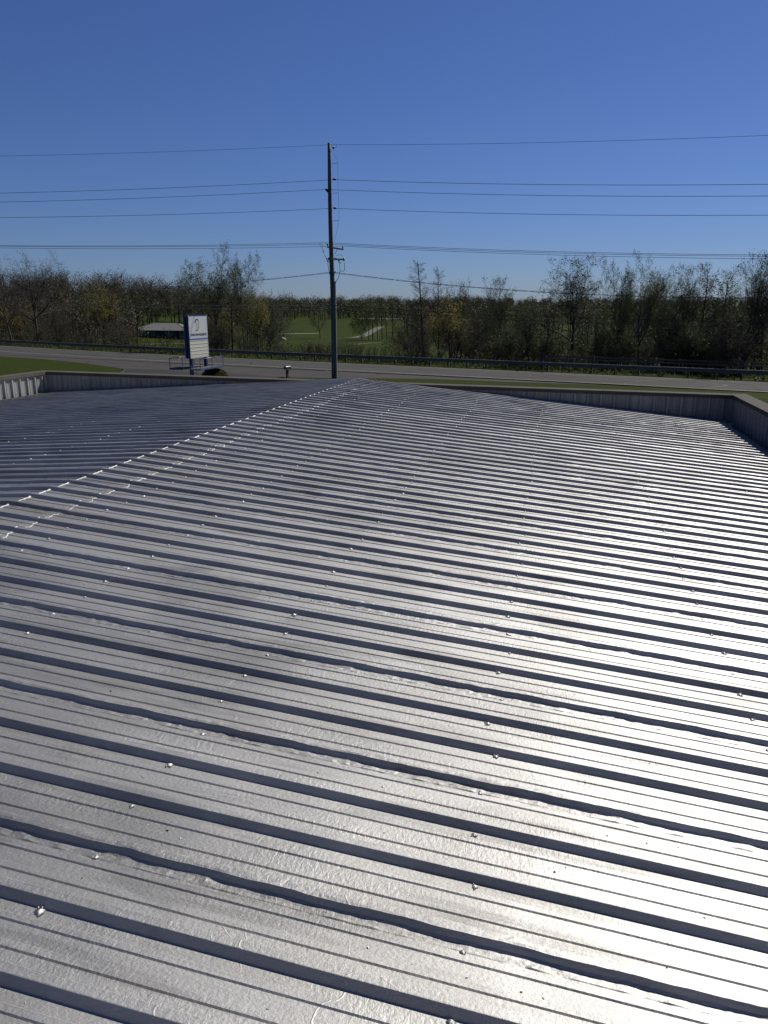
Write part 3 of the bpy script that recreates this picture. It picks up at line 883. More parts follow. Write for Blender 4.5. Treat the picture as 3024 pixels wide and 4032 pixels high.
def stroke(name, pts, w, mat, lift=0.0):
    m = MB(); ya = yP - lift; L = []
    P = [Vector(p) for p in pts]
    for i, p_ in enumerate(P):
        d = (P[min(i + 1, len(P) - 1)] - P[max(i - 1, 0)]).normalized()
        ww = w[i] if hasattr(w, '__len__') else w
        L.append(((p_.x - d.y * ww / 2, p_.y + d.x * ww / 2), (p_.x + d.y * ww / 2, p_.y - d.x * ww / 2)))
    for i in range(len(P) - 1):
        b = len(m.v)
        for (q, s) in (L[i], L[i + 1]):
            m.v += [(q[0], ya, q[1]), (s[0], ya, s[1])]
        m.f.append((b, b + 1, b + 3, b + 2))
    return m.obj(name, mat, FACE)
def arc(cx, cz, rx, rz, a0, a1, n=24): return [(cx + rx * math.cos(rad(a0 + (a1 - a0) * i / n)), cz + rz * math.sin(rad(a0 + (a1 - a0) * i / n))) for i in range(n + 1)]
CX = 1.30; CZ = 4.04
stroke("logo_oval", arc(CX, CZ, .57, .545, 0, 360, 48), .035, GREYINK)
# script D
stroke("logo_letter", [(CX - .40, CZ + .13), (CX - .33, CZ + .26), (CX - .22, CZ + .37), (CX - .10, CZ + .42), (CX + .02, CZ + .39), (CX + .12, CZ + .28), (CX + .16, CZ + .10), (CX + .14, CZ - .10), (CX + .04, CZ - .26), (CX - .08, CZ - .36), (CX - .22, CZ - .41), (CX - .33, CZ - .38)], [.09, .10, .10, .10, .10, .08, .06, .05, .05, .06, .09, .07], INK, .0015)
stroke("logo_letter", [(CX - .22, CZ + .32), (CX - .20, CZ + .15), (CX - .22, CZ - .10), (CX - .26, CZ - .22), (CX - .34, CZ - .28)], [.06, .05, .05, .05, .03], INK, .001)
# script W
stroke("logo_letter", [(CX - .02, CZ + .13), (CX - .06, CZ - .05), (CX - .02, CZ - .22), (CX + .02, CZ - .43)], [.10, .09, .09, .10], GREENINK, .0005)
stroke("logo_letter", [(CX + .02, CZ - .43), (CX + .10, CZ - .18), (CX + .20, CZ + .10)], [.05, .12, .10], GREENINK, .0006)
stroke("logo_letter", [(CX + .20, CZ + .10), (CX + .23, CZ - .2), (CX + .30, CZ - .45), (CX + .38, CZ - .25), (CX + .40, CZ + .05), (CX + .34, CZ + .25)], [.04, .04, .06, .05, .04, .03], GREYINK, .0004)
def text(body, size, x, z, mat, par, y, width=None, rotx=90, bold=.006, name="lettering", rz=0):
    cu = bpy.data.curves.new(name, 'FONT'); cu.body = body; cu.size = size; cu.align_x = 'CENTER'; cu.align_y = 'CENTER'; cu.resolution_u = 2
    cu.extrude = .001; cu.offset = bold * size / .2
    o = bpy.data.objects.new(name, cu); COL.objects.link(o)
    dg = bpy.context.evaluated_depsgraph_get(); me = bpy.data.meshes.new_from_object(o.evaluated_get(dg))
    COL.objects.unlink(o); bpy.data.objects.remove(o)
    me.materials.clear(); me.materials.append(mat)
    r = link(bpy.data.objects.new(name, me), par)
    xs = [v.co.x for v in me.vertices]; s = (width / (max(xs) - min(xs))) if width else 1
    r.scale = (s, 1, 1); r.rotation_euler = (rad(90), 0, rz); r.location = (x, y, z); return r
text("DOWNTOWN WELLNESS SPA", .23, W / 2, 3.34, INK, FACE, yP - .001, 2.36, bold=.011)
for x in (.26, 2.42):
    MB().box(x - .11, x + .11, -.025, .042, 1.2, ZT - .05).obj("post", NAVY, sign) if False else None
    MB().box(x - .10, x + .10, -.19, .03, -.05, ZB0 - .002).obj("post", NAVY, sign)
    MB().box(x - .10, x + .10, -.027, .042, ZB0, ZT - .08).obj("post_core", NAVY, sign)
for i, ch in enumerate("5352"):
    text(ch, .17, .26 + .0, .92 - .2 * i, RAILWHITE, sign, -.1925, name="street_number")
# catwalks on both sides
for side, (ya, yb) in ((-1, (-.28, -1.12)), (1, (.28, 1.34))):
    y0, y1 = min(ya, yb), max(ya, yb); yo = yb
    MB().box(-.35, 3.25, y0, y1, .97, 1.0).obj("catwalk_deck", DECK, sign)
    for (a, b) in ((yo - .03, yo + .03),):
        MB().box(-.37, 3.27, a, b, .90, 1.02).obj("catwalk_beam", HANDRAIL, sign)
    MB().box(-.38, -.33, y0, y1, .90, .968).obj("catwalk_beam", HANDRAIL, sign)
    rl = MB(); rl.tube([(-.35, yo, 1.70), (3.25, yo, 1.70)], .028, 8); rl.obj("handrail", HANDRAIL, sign, True)
    for x in (-.33, 1.45, 3.2):
        MB().tube([(x, yo, 1.0), (x, yo, 1.70)], .025, 8).obj("handrail_post", HANDRAIL, sign)
    for x in (.26, 2.42):
        MB().box(x - .04, x + .04, min(-.19, y0) if side < 0 else .02, -.185 + 0.0 if side < 0 else y1, .91, .965).obj("catwalk_bracket", HANDRAIL, sign)
lad = MB()
for x in (-.42, ): pass
for y in (-.42, -.86):
    lad.tube([(-.45, y, .0), (-.40, y, 1.25)], .018, 6)
for i in range(4):
    lad.tube([(-.44, -.42, .2 + i * .24), (-.44, -.86, .2 + i * .24)], .012, 6)
lad.obj("ladder", CONDUIT, sign)

# round shrub behind the sign posts
def leaf_tris(C, size, r, flat=0.0):
    """random little quads-as-triangles round the points C (n,3)"""
    n = len(C); a = r.randn(n, 3); a /= np.linalg.norm(a, axis=1)[:, None]; b = r.randn(n, 3)
    b -= (a * b).sum(1)[:, None] * a; b /= np.linalg.norm(b, axis=1)[:, None]
    s = size * (0.6 + .8 * r.rand(n))[:, None]
    V = np.stack([C + a * s, C + b * s * .55, C - a * s, C - b * s * .55], 1).reshape(-1, 3)
    F = np.arange(4 * n).reshape(-1, 4)
    return V, F
r = np.random.RandomState(4)
n = 5200; d = r.randn(n, 3); d /= np.linalg.norm(d, axis=1)[:, None]; d[:, 2] = np.abs(d[:, 2])
lump = 1 + .05 * noise2(d[:, 0] * 4 + 9, d[:, 1] * 4 + d[:, 2] * 3, 2) + .03 * r.randn(n)
C = d * np.array([1.0, 1.0, .80]) * (lump * (1 - .18 * r.rand(n) ** 2))[:, None]
V, F = leaf_tris(C, .055, r)
shrub = empty("round_shrub", (-13.0, 58.6, 0)); tag(shrub, "dense dome shaped clipped shrub on the driveway behind the sign posts", "shrub")
link(bpy.data.objects.new("foliage", np_mesh("foliage", V, F, LEAF_BUSH)), shrub)
bm = bmesh.new(); bmesh.ops.create_icosphere(bm, subdivisions=3, radius=1)
for v in bm.verts: v.co = Vector((v.co.x * .86, v.co.y * .86, max(-.02, v.co.z * .68)))
me = bpy.data.meshes.new("dark_core"); bm.to_mesh(me); bm.free(); me.materials.append(BARK); link(bpy.data.objects.new("dark_core", me), shrub)  # solid dark core filling the inside of the leaf shell

# mailbox
mb = empty("mailbox", (-7.45, 58.9, 0), ROAD_RZ)
tag(mb, "dark mailbox on a thick wooden post at the tip of the grass verge", "mailbox")
MB().box(-.08, .08, -.08, .08, -.05, .70).obj("post", WOODPOST, mb)
prof = [(-.14, .702), (.14, .702), (.14, .84)] + [(.14 * math.cos(rad(a)), .84 + .11 * math.sin(rad(a))) for a in range(15, 180, 15)] + [(-.14, .84)]
MAILM = simple("dark_grey_mailbox_metal", (0.05, 0.055, 0.062), 0.35, 0.6, 0.15, 6, 0.03)
MB().prism(prof, 1, -.27, .25).obj("box", MAILM, mb)
MB().prism([(p_[0] * 1.06, (p_[1] - .702) * 1.04 + .698) for p_ in prof], 1, .252, .268).obj("door", MAILM, mb)
MB().box(.142, .150, .02, .06, .80, .98).obj("flag", simple("dull_red_flag", (0.2, 0.03, 0.025), .5), mb)
MB().box(.06, .18, -.2, .2, .62, .70).obj("bracket", WOODPOST, mb)

# ------------------------------------------------------------------ golf clubhouse in the valley
HC = (-70.6, 251.5); hz = tz(*HC) - .55
house = empty("hipped_roof_house", (*HC, hz), rad(-14))
tag(house, "low dark house with pale ribbed hip roof on the golf course left of the sign", "house")
HW, HD = 9.6, 4.6
SIDING = simple("slate_blue_siding", (0.022, 0.028, 0.042), 0.7, 0, 0.15, 3, 0.05)
HROOF = simple("pale_metal_roof", (0.11, 0.11, 0.108), 0.9, 0.0, 0.12, 2, 0.0, 0.08)
GLASS = simple("dark_window_glass", (0.08, 0.10, 0.11), 0.1, 0, 0.1, 2, 0.0)
TRIM = simple("grey_trim", (0.30, 0.31, 0.31), 0.6, 0, 0.1, 2, 0)
MB().box(-HW, HW, -HD, HD, -1.2, 2.75).obj("wall", SIDING, house)
ov = .9; e = 2.70; rz_ = 4.95; RL = 3.9
m = MB(); m.v = [(-HW - ov, -HD - ov, e), (HW + ov, -HD - ov, e), (HW + ov, HD + ov, e), (-HW - ov, HD + ov, e), (-RL, 0, rz_), (RL, 0, rz_), (-HW - ov, -HD - ov, e - .12), (HW + ov, -HD - ov, e - .12), (HW + ov, HD + ov, e - .12), (-HW - ov, HD + ov, e - .12)]
m.f = [(0, 1, 5, 4), (1, 2, 5), (2, 3, 4, 5), (3, 0, 4), (6, 7, 1, 0), (7, 8, 2, 1), (8, 9, 3, 2), (9, 6, 0, 3), (9, 8, 7, 6)]
hr = m.obj("roof", HROOF, house)
ribs_m = MB()      # standing ribs on the front slope and right hip
for i in range(-25, 26):
    x = i * .41; y0 = -HD - ov
    top = 1.0 if abs(x) <= RL else max(0.0, 1 - (abs(x) - RL) / (HW + ov - RL))
    if top < .05: continue
    y1 = y0 + (HD + ov) * top; z1 = e + (rz_ - e) * top
    ribs_m.tube([(x, y0 + .02, e + .03), (x, y1, z1 + .03)], .045, 4)
tag(ribs_m.obj("roof_ribs", HROOF, hr), kind='stuff')
for (sx) in (-1, 1):
    MB().tube([(sx * RL, 0, rz_ + .03), (sx * (HW + ov), -HD - ov, e + .03)], .10, 6).obj("hip_cap", HROOF, hr)
MB().tube([(-RL, 0, rz_ + .04), (RL, 0, rz_ + .04)], .10, 6).obj("ridge_cap", HROOF, hr)
for x0, x1, z0, z1 in ((4.1, 5.0, 1.1, 2.2), (7.3, 8.9, .8, 2.35), (-2.8, -1.5, 1.0, 2.2), (-6.3, -4.8, 1.0, 2.2)):
    w_ = MB()
    w_.box(x0 - .09, x1 + .09, -HD - .06, -HD - .002, z1, z1 + .1); w_.box(x0 - .09, x1 + .09, -HD - .06, -HD - .002, z0 - .1, z0)
    w_.box(x0 - .09, x0, -HD - .06, -HD - .002, z0 + .001, z1 - .001); w_.box(x1, x1 + .09, -HD - .06, -HD - .002, z0 + .001, z1 - .001)
    wf = w_.obj("window", TRIM, house)
    MB().box(x0, x1, -HD - .03, -HD - .004, z0, z1).obj("pane", GLASS, wf)
dr = MB().box(2.3, 3.4, -HD - .05, -HD - .003, -.1, 2.1).obj("door", simple("dark_door", (.05, .055, .06), .5), house)
MB().box(3.2, 3.28, -HD - .09, -HD - .052, .95, 1.05).obj("handle", STEEL, dr)
MB().box(3.7, 3.86, -HD - .8, -HD - .62, -.6, 2.56).obj("porch_post", TRIM, house)

# rock and bench-like marker on the fairway
rk = bmesh.new(); bmesh.ops.create_icosphere(rk, subdivisions=3, radius=1)
for v in rk.verts:
    q = float(noise2(np.array(v.co.x * 2 + 5), np.array(v.co.y * 2 + v.co.z), 3)); v.co = Vector((v.co.x * 1.15 * (1 + .2 * q), v.co.y * .8, max(-.2, (v.co.z * .9 + .3 * v.co.x * .3)) * (1 + .2 * q)))
me = bpy.data.meshes.new("boulder"); rk.to_mesh(me); rk.free(); me.materials.append(simple("pale_boulder", (.26, .25, .22), .9, 0, .3, 3, .4))
o = link(bpy.data.objects.new("boulder", me)); o.location = (-31.9, 243.1, tz(-31.9, 243.1) + .1); tag(o, "pale rounded boulder on the fairway grass left of the pole", "boulder")
ts_ = empty("tee_marker_sign", (-35.9, 246.5, tz(-35.9, 246.5))); tag(ts_, "small pale board on two posts on the fairway left of the boulder", "sign")
MB().box(-1.0, 1.0, -.06, .06, .9, 1.9).obj("board", simple("pale_board", (.42, .41, .38), .7), ts_)
for x in (-.8, .8): MB().box(x - .07, x + .07, .062, .18, -.2, 1.6).obj("post", WOODPOST, ts_)

# ------------------------------------------------------------------ trees
def seg_tubes(segs, sides):
    """segs: (n,8) p0 p1 r0 r1 -> open prisms"""
    S_ = np.asarray(segs, float); n = len(S_)
    p0 = S_[:, :3]; p1 = S_[:, 3:6]; d = p1 - p0; d /= (np.linalg.norm(d, axis=1)[:, None] + 1e-9)
    ref = np.where(np.abs(d[:, 2:3]) > .9, np.array([[1., 0, 0]]), np.array([[0, 0, 1.]]))
    a = np.cross(d, ref); a /= np.linalg.norm(a, axis=1)[:, None]; c = np.cross(d, a)
    V = np.empty((n, 2, sides, 3))
    for k in range(sides):
        t = 2 * math.pi * k / sides; o = a * math.cos(t) + c * math.sin(t)
        V[:, 0, k] = p0 + o * S_[:, 6:7]; V[:, 1, k] = p1 + o * S_[:, 7:8]
    F = []
    base = np.arange(n)[:, None] * (2 * sides)
    for k in range(sides):
        k2 = (k + 1) % sides
        F.append(np.concatenate([base + k, base + k2, base + sides + k2, base + sides + k], 1))
    return V.reshape(-1, 3), np.concatenate(F, 0)

def grow(rng, spec):
    """recursive branching skeleton in a unit-high tree; returns per-level segments and tip points"""
    levels = [[] for _ in range(6)]; tips = []
    def branch(p, d, L, r, lv):
        ns = spec['nseg'][lv]; step = L / ns; pts = [p.copy()]; dirs = [d.copy()]
        for i in range(ns):
            d = d + rng.randn(3) * spec['wob'][lv]; d[2] += spec['trop'][lv]; d /= np.linalg.norm(d)
            q = p + d * step; r0 = r * (1 - .75 * i / ns); r1 = r * (1 - .75 * (i + 1) / ns)
            levels[lv].append((*p, *q, r0, r1)); p = q; pts.append(p.copy()); dirs.append(d.copy())
        if lv >= spec['max'] - 1: tips.append(p)
        if lv + 1 >= spec['max'] + 0: 
            tips.append((pts[0] + p) / 2); return
        nc = spec['nch'][lv]
        for k in range(nc):
            f = spec['first'][lv] + (1 - spec['first'][lv]) * (k + rng.rand() * .8) / nc
            f = min(f, .99); i = int(f * ns); t = f * ns - i
            b = pts[i] * (1 - t) + pts[min(i + 1, ns)] * t; dd = dirs[min(i + 1, ns)]
            az = k * 2.4 + rng.rand() * 1.2; ref = np.array([1., 0, 0]) if abs(dd[2]) > .8 else np.array([0, 0, 1.])
            u = np.cross(dd, ref); u /= np.linalg.norm(u); w = np.cross(dd, u); side = u * math.cos(az) + w * math.sin(az)
            a0_ = spec['ang'][lv]; a0_ = rng.uniform(*spec['fan']) if (lv == 0 and 'fan' in spec) else a0_ * (1 + .18 * rng.randn()); ang = rad(a0_); nd = dd * math.cos(ang) + side * math.sin(ang)
            ln = L * spec['len'][lv] * (1 - spec['fall'][lv] * f) * (.75 + .5 * rng.rand())
            branch(b, nd / np.linalg.norm(nd), ln, max(r * (1 - .75 * f) * spec['rr'][lv], .0005), lv + 1)
    for s in range(spec.get('stems', 1)):
        d0 = np.array([rng.randn() * spec.get('lean', .03), rng.randn() * spec.get('lean', .03), 1.0]); d0 /= np.linalg.norm(d0)
        branch(np.array([rng.randn() * spec.get('spread', 0), rng.randn() * spec.get('spread', 0), -.02]), d0, spec['h'] * (1 if s == 0 else rng.uniform(.7, 1)), spec['r'] * (1 if s == 0 else .8), 0)
    return levels, np.array(tips)

SPEC = {
 'spread': dict(fan=(10, 58), max=5, h=.44, r=.019, nseg=[7, 8, 6, 4, 2], wob=[.05, .09, .13, .18, .22], trop=[.02, .03, .03, .02, .01], nch=[9, 10, 7, 5, 0], first=[.50, .15, .12, .1, 0], ang=[44, 42, 42, 45, 0], len=[1.12, .52, .50, .50, 0], fall=[.15, .45, .3, .2, 0], rr=[.66, .55, .5, .55, 0]),
 'vase': dict(fan=(6, 38), max=5, h=.36, r=.018, nseg=[6, 9, 6, 4, 2], wob=[.04, .05, .10, .16, .2], trop=[.02, .05, .07, .05, .03], nch=[8, 11, 7, 5, 0], first=[.45, .15, .12, .1, 0], ang=[30, 33, 36, 42, 0], len=[1.50, .40, .46, .48, 0], fall=[.15, .40, .3, .2, 0], rr=[.60, .5, .55, .6, 0]),
 'slim': dict(max=4, h=.92, r=.011, nseg=[10, 6, 4, 2], wob=[.035, .09, .15, .2], trop=[.03, .10, .08, .05], nch=[18, 7, 6, 0], first=[.35, .2, .1, 0], ang=[36, 36, 42, 0], len=[.27, .5, .5, 0], fall=[.45, .3, .2, 0], rr=[.5, .6, .6, 0]),
 'cone': dict(max=4, h=.97, r=.014, nseg=[12, 6, 4, 2], wob=[.015, .07, .14, .2], trop=[.02, .05, .05, .04], nch=[40, 9, 5, 0], first=[.28, .15, .1, 0], ang=[62, 46, 45, 0], len=[.24, .42, .5, 0], fall=[.68, .3, .2, 0], rr=[.34, .6, .6, 0]),
 'brush': dict(max=4, h=.85, r=.010, stems=6, lean=.38, spread=.05, nseg=[7, 5, 4, 2], wob=[.09, .14, .18, .2], trop=[.01, .04, .03, .02], nch=[8, 7, 5, 0], first=[.25, .15, .1, 0], ang=[36, 40, 42, 0], len=[.48, .5, .5, 0], fall=[.4, .3, .2, 0], rr=[.6, .6, .6, 0]),
}
TREES = {}
def make_proto(key, kind, seed, leaf, nleaf, lsize, bark, height):
    """leaf sizes are in metres at the given nominal height"""
    rng = np.random.RandomState(seed); lv, tips = grow(rng, SPEC[kind])
    allp = np.concatenate([np.array(l)[:, 3:6] for l in lv if l]); top = allp[:, 2].max()
    sc = 1.0 / top
    def arr(ls):
        a = np.array([s for l in ls for s in l]); a[:, :6] *= sc; return a
    mx = SPEC[kind]['max']
    Vt, Ft = seg_tubes(arr(lv[:2]), 6)
    mt = np_mesh("trunk", Vt, Ft, bark, True)
    tw = arr(lv[2:mx]); mn = .0065 / height * 1.0
    tw[:, 6:8] = np.maximum(tw[:, 6:8], mn)
    Vc, Fc = seg_tubes(tw, 3)
    mats = [bark]
    T = tips * sc
    if nleaf:
        idx = rng.randint(0, len(T), nleaf); C = T[idx] + rng.randn(nleaf, 3) * (.10 / height) * 1.2
        Vl, Fl = leaf_tris(C, lsize / height, rng)
        V = np.concatenate([Vc, Vl]); F = np.concatenate([Fc, Fl + len(Vc)])
        mc = np_mesh("crown", V, F, bark, False); mc.materials.append(leaf)
        mi = np.zeros(len(F), dtype=np.int32); mi[len(Fc):] = 1; mc.polygons.foreach_set('material_index', mi)
    else:
        mc = np_mesh("crown", Vc, Fc, bark, False)
    hi = allp[:, 2] * sc > .55; xy = np.hypot(allp[hi, 0], allp[hi, 1]) * sc
    TREES[key] = (mt, mc, float(np.percentile(xy, 93)) * 2)
make_proto('bare1', 'spread', 1, None, 0, .1, BARK, 12)
make_proto('bare2', 'spread', 7, LEAF_RED, 900, .06, BARK, 12)
make_proto('bud1', 'spread', 3, LEAF_DARK, 4400, .068, BARK, 12)
make_proto('bud2', 'spread', 24, LEAF_OLIVE, 9500, .060, BARK_G, 13)
make_proto('bud3', 'vase', 8, LEAF_DARK, 4200, .065, BARK, 12)
make_proto('yel1', 'spread', 9, LEAF_YEL, 3200, .085, BARK, 9)
make_proto('slim1', 'slim', 5, LEAF_DARK, 900, .075, BARK, 11)
make_proto('slim2', 'slim', 15, LEAF_OLIVE, 1300, .08, BARK_G, 11)
make_proto('cone1', 'cone', 6, None, 0, .1, BARK, 12)
make_proto('brush1', 'brush', 10, LEAF_RED, 500, .06, BARK, 6)
make_proto('brush2', 'brush', 12, LEAF_OLIVE, 1600, .075, BARK, 6)
make_proto('brush3', 'brush', 13, LEAF_GREEN, 2200, .08, BARK, 6)

def place_tree(key, x, y, ztop, width, label, group=None, cat="tree", name="bare_tree", rz=None):
    mt, mc, w0 = TREES[key]; z0 = tz(x, y); h = max(1.5, ztop - z0)
    sxy = h if width is None else min(max(width / w0, h * .72), h * 1.4)
    root = empty(name, (x, y, z0), rz if rz is not None else (x * 12.9898 + y * 4.1) % 6.283)
    root.scale = (sxy, sxy, h)
    t = bpy.data.objects.new("trunk", mt); link(t, root)
    c = bpy.data.objects.new("crown", mc); link(c, root)
    tag(root, label, cat, group)
    return root
def px_tree(key, px, pyt, wpx, label, n=None, D=None, **kw):
    """bearing px/3078 is just the tangent of the compass bearing the tree was measured at"""
    a = (px - 1512) / 3078.0
    y = D if D else n / (.5225 * a + .8526)
    x = a * y
    return place_tree(key, x, y, CAM_Z + (1209.6 - pyt) / 3190.0 * y, (wpx / 3078.0 * y) if wpx else None, label, **kw)
R_ = px_tree
R_('bare1', 30, 1000, 150, "bare tree at the extreme left edge, half cut by the picture edge", n=76)
R_('bare2', 135, 982, 250, "broad bare dark tree at far left behind the guardrail", n=73)
R_('brush1', 205, 1225, 150, "low leaning bare tree with many stems between the far left tree and the house", n=70)
R_('yel1', 400, 1105, 170, "tree with pale yellow buds standing left of the grey roofed house", n=77)
R_('slim1', 452, 1120, 120, "slender dark tree just left of the grey roofed house", n=79)
R_('brush1', 475, 1245, 190, "leaning bare tree whose branches cross the house roof", n=69.5, name="bare_tree")
R_('bud2', 845, 950, 250, "tallest leafing tree, its lacy round crown right above the pylon sign", n=74)
R_('bud3', 957, 985, 130, "narrower leafing tree close right of the tallest tree above the sign", n=76)
R_('yel1', 1012, 1125, 150, "yellowish budding tree at the left rim of the open fairway", n=73)
R_('slim1', 905, 1120, 80, "thin dark trunk tree nearest the sign's right side", n=70)
R_('slim2', 965, 1150, 80, "thin twisted tree between the sign and the yellowish tree", n=70)
R_('bare1', 1259, 1196, 110, "bare spreading tree alone on the fairway left of the utility pole", D=256)
R_('brush3', 1425, 1185, 110, "leafing tree at the foot of the pale cart path", D=246, name="tree")
R_('slim2', 1362, 1236, 34, "small reddish tree far off on the fairway right of the pole", D=398)
for i, (px, t) in enumerate(((1450, 1175), (1468, 1190), (1487, 1180), (1505, 1170), (1524, 1185), (1545, 1178))):
    R_('slim1' if i % 2 else 'slim2', px, t, 46, ["first", "second", "third", "fourth", "fifth", "sixth"][i] + " thin straight tree from left in the row beside the cart path", D=236 + (i * 7) % 11, group="thin trees beside the cart path", name="thin_tree")
R_('cone1', 1672, 1022, 120, "tall bare conical tree, the nearest tall tree right of the pole", n=72)
R_('cone1', 1730, 1048, 82, "narrower bare conical tree just right of the tallest conical one", n=75)
R_('yel1', 1775, 1160, 190, "yellow blossoming tree with leaning trunk below the conical trees", n=69.5)
R_('bud3', 1790, 1095, 150, "round topped budding tree behind the yellow blossoming one", n=77)
R_('bud1', 1965, 1080, 150, "smaller tree with fluttering leaf buds between the yellow and the large spreading tree", n=75)
R_('bud1', 2262, 995, 290, "largest spreading tree with leaf buds behind the guardrail at right", n=72)
R_('bud3', 2440, 1012, 140, "upright forked tree just right of the largest spreading tree", n=74)
R_('bud2', 2535, 982, 180, "tallest greenish forked tree in the right hand row", n=72.5)
R_('bud3', 2628, 1050, 120, "shorter twiggy tree right of the greenish forked tree", n=76)
R_('bud1', 2700, 1028, 150, "twiggy tree with a straight trunk in the gap of the right row", n=73)
R_('slim1', 2765, 1030, 110, "slim twiggy tree left of the clear sky notch at right", n=74)
R_('slim1', 2862, 1040, 120, "slim tree right of the clear sky notch at right", n=75)
R_('bud3', 2948, 978, 170, "tall dark tree near the right edge of the picture", n=71)
R_('bud1', 3020, 990, 190, "budding tree cut by the right edge of the picture", n=73)
rt = random.Random(17)
ORD = ["first", "second", "third", "fourth", "fifth", "sixth", "seventh", "eighth", "ninth", "tenth", "eleventh", "twelfth", "thirteenth", "fourteenth", "fifteenth", "sixteenth", "seventeenth", "eighteenth"]
LOOK = {'slim1': 'slim dark', 'slim2': 'slim olive', 'bud3': 'forked', 'brush1': 'many stemmed', 'brush2': 'olive', 'brush3': 'fresh green', 'yel1': 'yellowish', 'bare2': 'broad bare'}
RIGHT_MARKS = [(1500, "fairway"), (1672, "tallest conical tree"), (1785, "yellow blossoming tree"), (1965, "fluttering leaf tree"), (2262, "largest spreading tree"), (2440, "upright forked tree"), (2535, "greenish forked tree"), (2700, "straight twiggy tree"), (2811, "clear sky notch"), (2948, "tall right edge tree"), (3200, "right picture edge")]
LEFT_MARKS = [(-200, "left picture edge"), (135, "broad bare tree"), (400, "pale yellow tree"), (500, "grey roofed house"), (740, "pylon sign"), (845, "tallest leafing tree"), (957, "narrower leafing tree"), (1100, "open fairway")]
def plant_row(items, noun, marks, group, cat, name):
    """items: (key, px, ytop, n or None, D or None); each label counts from the left between two landmarks"""
    items.sort(key=lambda q: q[1])
    for (m0, n0), (m1, n1) in zip(marks[:-1], marks[1:]):
        sel = [q for q in items if m0 <= q[1] < m1]
        for i, (key, px, yt, n, D) in enumerate(sel):
            R_(key, px, yt, None, f"{ORD[i]} {noun} from left between {n0} and {n1}, {LOOK[key]}", n=n, D=D, group=group, cat=cat, name=name)
plant_row([(rt.choice(['slim1', 'slim2', 'slim1', 'bud3', 'brush1']), rt.uniform(1600, 3060), rt.uniform(1165, 1270), rt.uniform(69, 100), None) for i in range(44)], "thicket tree", RIGHT_MARKS, "thicket trees right of the pole", "tree", "thicket_tree")
it = []
for i in range(34):
    px = rt.uniform(-40, 1070)
    if not 470 < px < 790: it.append((rt.choice(['slim1', 'slim2', 'bud3', 'yel1', 'bare2', 'brush1']), px, rt.uniform(1130, 1250), rt.uniform(78, 150), None))
plant_row(it, "woodland tree", LEFT_MARKS, "woodland trees left of the fairway", "tree", "woodland_tree")
for i in range(16):
    px = 500 + i * 21 + rt.uniform(-6, 6); key = rt.choice(['slim1', 'slim2', 'bud3'])
    R_(key, px, rt.uniform(1130, 1200), None, f"{ORD[i]} tree from left in the wood behind the grey roofed house, {LOOK[key]}", D=rt.uniform(272, 310), group="trees behind the house", name="woodland_tree")
spx = sorted(rt.uniform(1060, 1620) for i in range(9))
for i, px in enumerate(spx):
    R_('brush1', px, rt.uniform(1325, 1372), None, f"{ORD[i]} spindly sapling from left behind the guardrail in front of the fairway", n=rt.uniform(66.5, 69), group="saplings in front of the fairway", name="sapling")
plant_row([(rt.choice(['brush1', 'brush2', 'brush3', 'brush1']), rt.uniform(1560, 3060), rt.uniform(1250, 1350), rt.uniform(67.5, 76), None) for i in range(40)], "tangled bush", RIGHT_MARKS, "bushes behind the guardrail at right", "bush", "bush")
it = []
for i in range(24):
    px = rt.uniform(-40, 1040)
    if not 500 < px < 740: it.append((rt.choice(['brush1', 'brush2', 'brush1']), px, rt.uniform(1240, 1330), rt.uniform(67.5, 78), None))
plant_row(it, "tangled bush", LEFT_MARKS, "bushes behind the guardrail at left", "bush", "bush")

# far-off woods: one mass of trunks and twig clouds
def far_wood(name, spots, seed, leafs, lsz=.22):
    r = np.random.RandomState(seed); segs = []; Vs = []; Fs = []; mi = []; nb = 0
    for (x, y, h) in spots:
        z = tz(x, y); top = np.array([x, y, z + h])
        segs.append((x, y, z - .3, x + r.randn() * .4, y, z + h * .75, .22, .07))
        cw = h * r.uniform(.24, .40); hc = r.uniform(.3, .45)
        n = 24
        for k in range(n):
            f = r.uniform(.25, .85); a = r.uniform(0, 6.28); L = cw * (1.2 - .7 * f)
            segs.append((x, y, z + h * f, x + L * math.cos(a), y + L * math.sin(a), z + h * min(1.0, f + r.uniform(.08, .3)), .06, .02))
        m = 230
        d = r.randn(m, 3); d /= np.linalg.norm(d, axis=1)[:, None]; rr = r.rand(m) ** .45
        C = np.array([x, y, z + h * (.5 + hc * .35)]) + d * rr[:, None] * np.array([cw, cw, h * .42])
        V, F = leaf_tris(C, lsz, r); Vs.append(V); Fs.append(F + nb); nb += len(V); mi += [1 + r.randint(len(leafs))] * len(F)
    Vt, Ft = seg_tubes(np.array(segs), 3)
    V = np.concatenate(Vs + [Vt]); F = np.concatenate(Fs + [Ft + nb])
    me = np_mesh(name, V, F, BARK)
    for l in leafs: me.materials.append(l)
    me.polygons.foreach_set('material_index', np.array(mi + [0] * len(Ft), dtype=np.int32))
    return tag(link(bpy.data.objects.new(name, me)), kind='stuff')
FARBROWN = leaf_material("distant_twig_brown", (0.050, 0.044, 0.026), (0.080, 0.070, 0.038), .25)
FAROLIVE = leaf_material("distant_twig_olive", (0.048, 0.058, 0.018), (0.080, 0.090, 0.026), .25)
FARGREEN = leaf_material("distant_fresh_green", (0.034, 0.052, 0.018), (0.055, 0.08, 0.025), .15)
rf = random.Random(5)
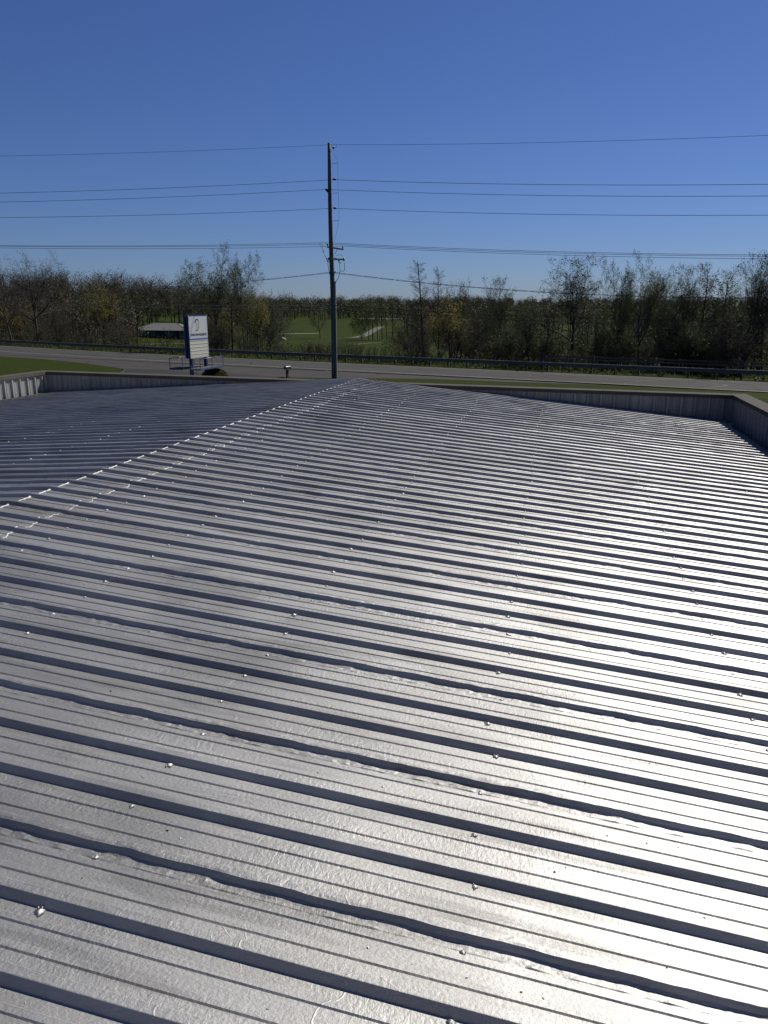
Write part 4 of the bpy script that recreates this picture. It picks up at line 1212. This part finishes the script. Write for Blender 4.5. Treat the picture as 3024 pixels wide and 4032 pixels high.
def spots_sector(n, th0, th1, d0, d1, h0, h1, avoid=None):
    out = []
    for i in range(n * 3):
        th = rad(rf.uniform(th0, th1)); D = math.sqrt(rf.uniform(d0 * d0, d1 * d1)); x, y = D * math.sin(th), D * math.cos(th)
        if math.hypot(x - HC[0], y - HC[1]) < 22: continue
        out.append((x, y, rf.uniform(h0, h1)))
        if len(out) >= n: break
    return out
far_wood("hillside_wood", spots_sector(430, -33, -10.5, 285, 420, 10, 17), 1, [FARBROWN, FARBROWN, FAROLIVE])
far_wood("far_treeline", spots_sector(330, -12, 7, 430, 620, 7.5, 14.5), 2, [FAROLIVE, FARGREEN, FARBROWN, FAROLIVE], .30)
far_wood("right_wood", spots_sector(420, 1.5, 33, 230, 460, 9, 13), 3, [FARBROWN, FAROLIVE, FAROLIVE])
far_wood("left_wood", spots_sector(130, -33, -17.5, 170, 285, 8, 12), 4, [FARBROWN, FAROLIVE, FARBROWN])
far_wood("horizon_wood", spots_sector(560, -34, 34, 560, 900, 6.5, 12.5), 6, [FARBROWN, FAROLIVE], .55)

# undergrowth in the right hand thicket and weeds along the guardrail
def undergrowth(name, n, s0, s1, n0, n1, h0, h1, seed, leafs, tw=7, lf=14, lsz=.09):
    r = np.random.RandomState(seed); segs = []; C = []
    for i in range(n):
        s = r.uniform(s0, s1); nn = r.uniform(n0, n1); x, y = road_pt(s, nn); z = tz(x, y); h = r.uniform(h0, h1)
        lean = r.randn(2) * .25 * h; p0 = np.array([x, y, z - .05]); p1 = np.array([x + lean[0], y + lean[1], z + h])
        segs.append((*p0, *p1, .018, .007))
        for k in range(tw):
            f = r.uniform(.2, .95); b = p0 + (p1 - p0) * f; q = b + np.array([r.randn() * .3 * h * .5, r.randn() * .3 * h * .5, r.uniform(.0, .35) * h])
            segs.append((*b, *q, .009, .005)); C += [b + (q - b) * r.rand() + r.randn(3) * .06 for _ in range(lf // tw + (1 if r.rand() < .5 else 0))]
    Vt, Ft = seg_tubes(np.array(segs), 3); V, F = leaf_tris(np.array(C), lsz, r)
    me = np_mesh(name, np.concatenate([Vt, V]), np.concatenate([Ft, F + len(Vt)]), BARK)
    for l in leafs: me.materials.append(l)
    mi = np.concatenate([np.zeros(len(Ft), dtype=np.int32), 1 + r.randint(0, len(leafs), len(F)).astype(np.int32)])
    me.polygons.foreach_set('material_index', mi)
    return tag(link(bpy.data.objects.new(name, me)), kind='stuff')
undergrowth("undergrowth", 2600, -33, 22, 67.5, 96, 1.0, 3.6, 31, [LEAF_DARK, LEAF_OLIVE, LEAF_RED])
undergrowth("undergrowth", 1500, -150, -62, 68, 110, .8, 2.8, 32, [LEAF_DARK, LEAF_RED, LEAF_OLIVE])
undergrowth("roadside_weeds", 2200, -150, 24, 62.6, 66.5, .12, .5, 33, [LEAF_GREEN, LEAF_OLIVE], 4, 8, .06)
undergrowth("roadside_weeds", 500, -60, -34, 65, 67.5, .5, 1.5, 34, [LEAF_OLIVE, LEAF_DARK], 4, 6, .06)
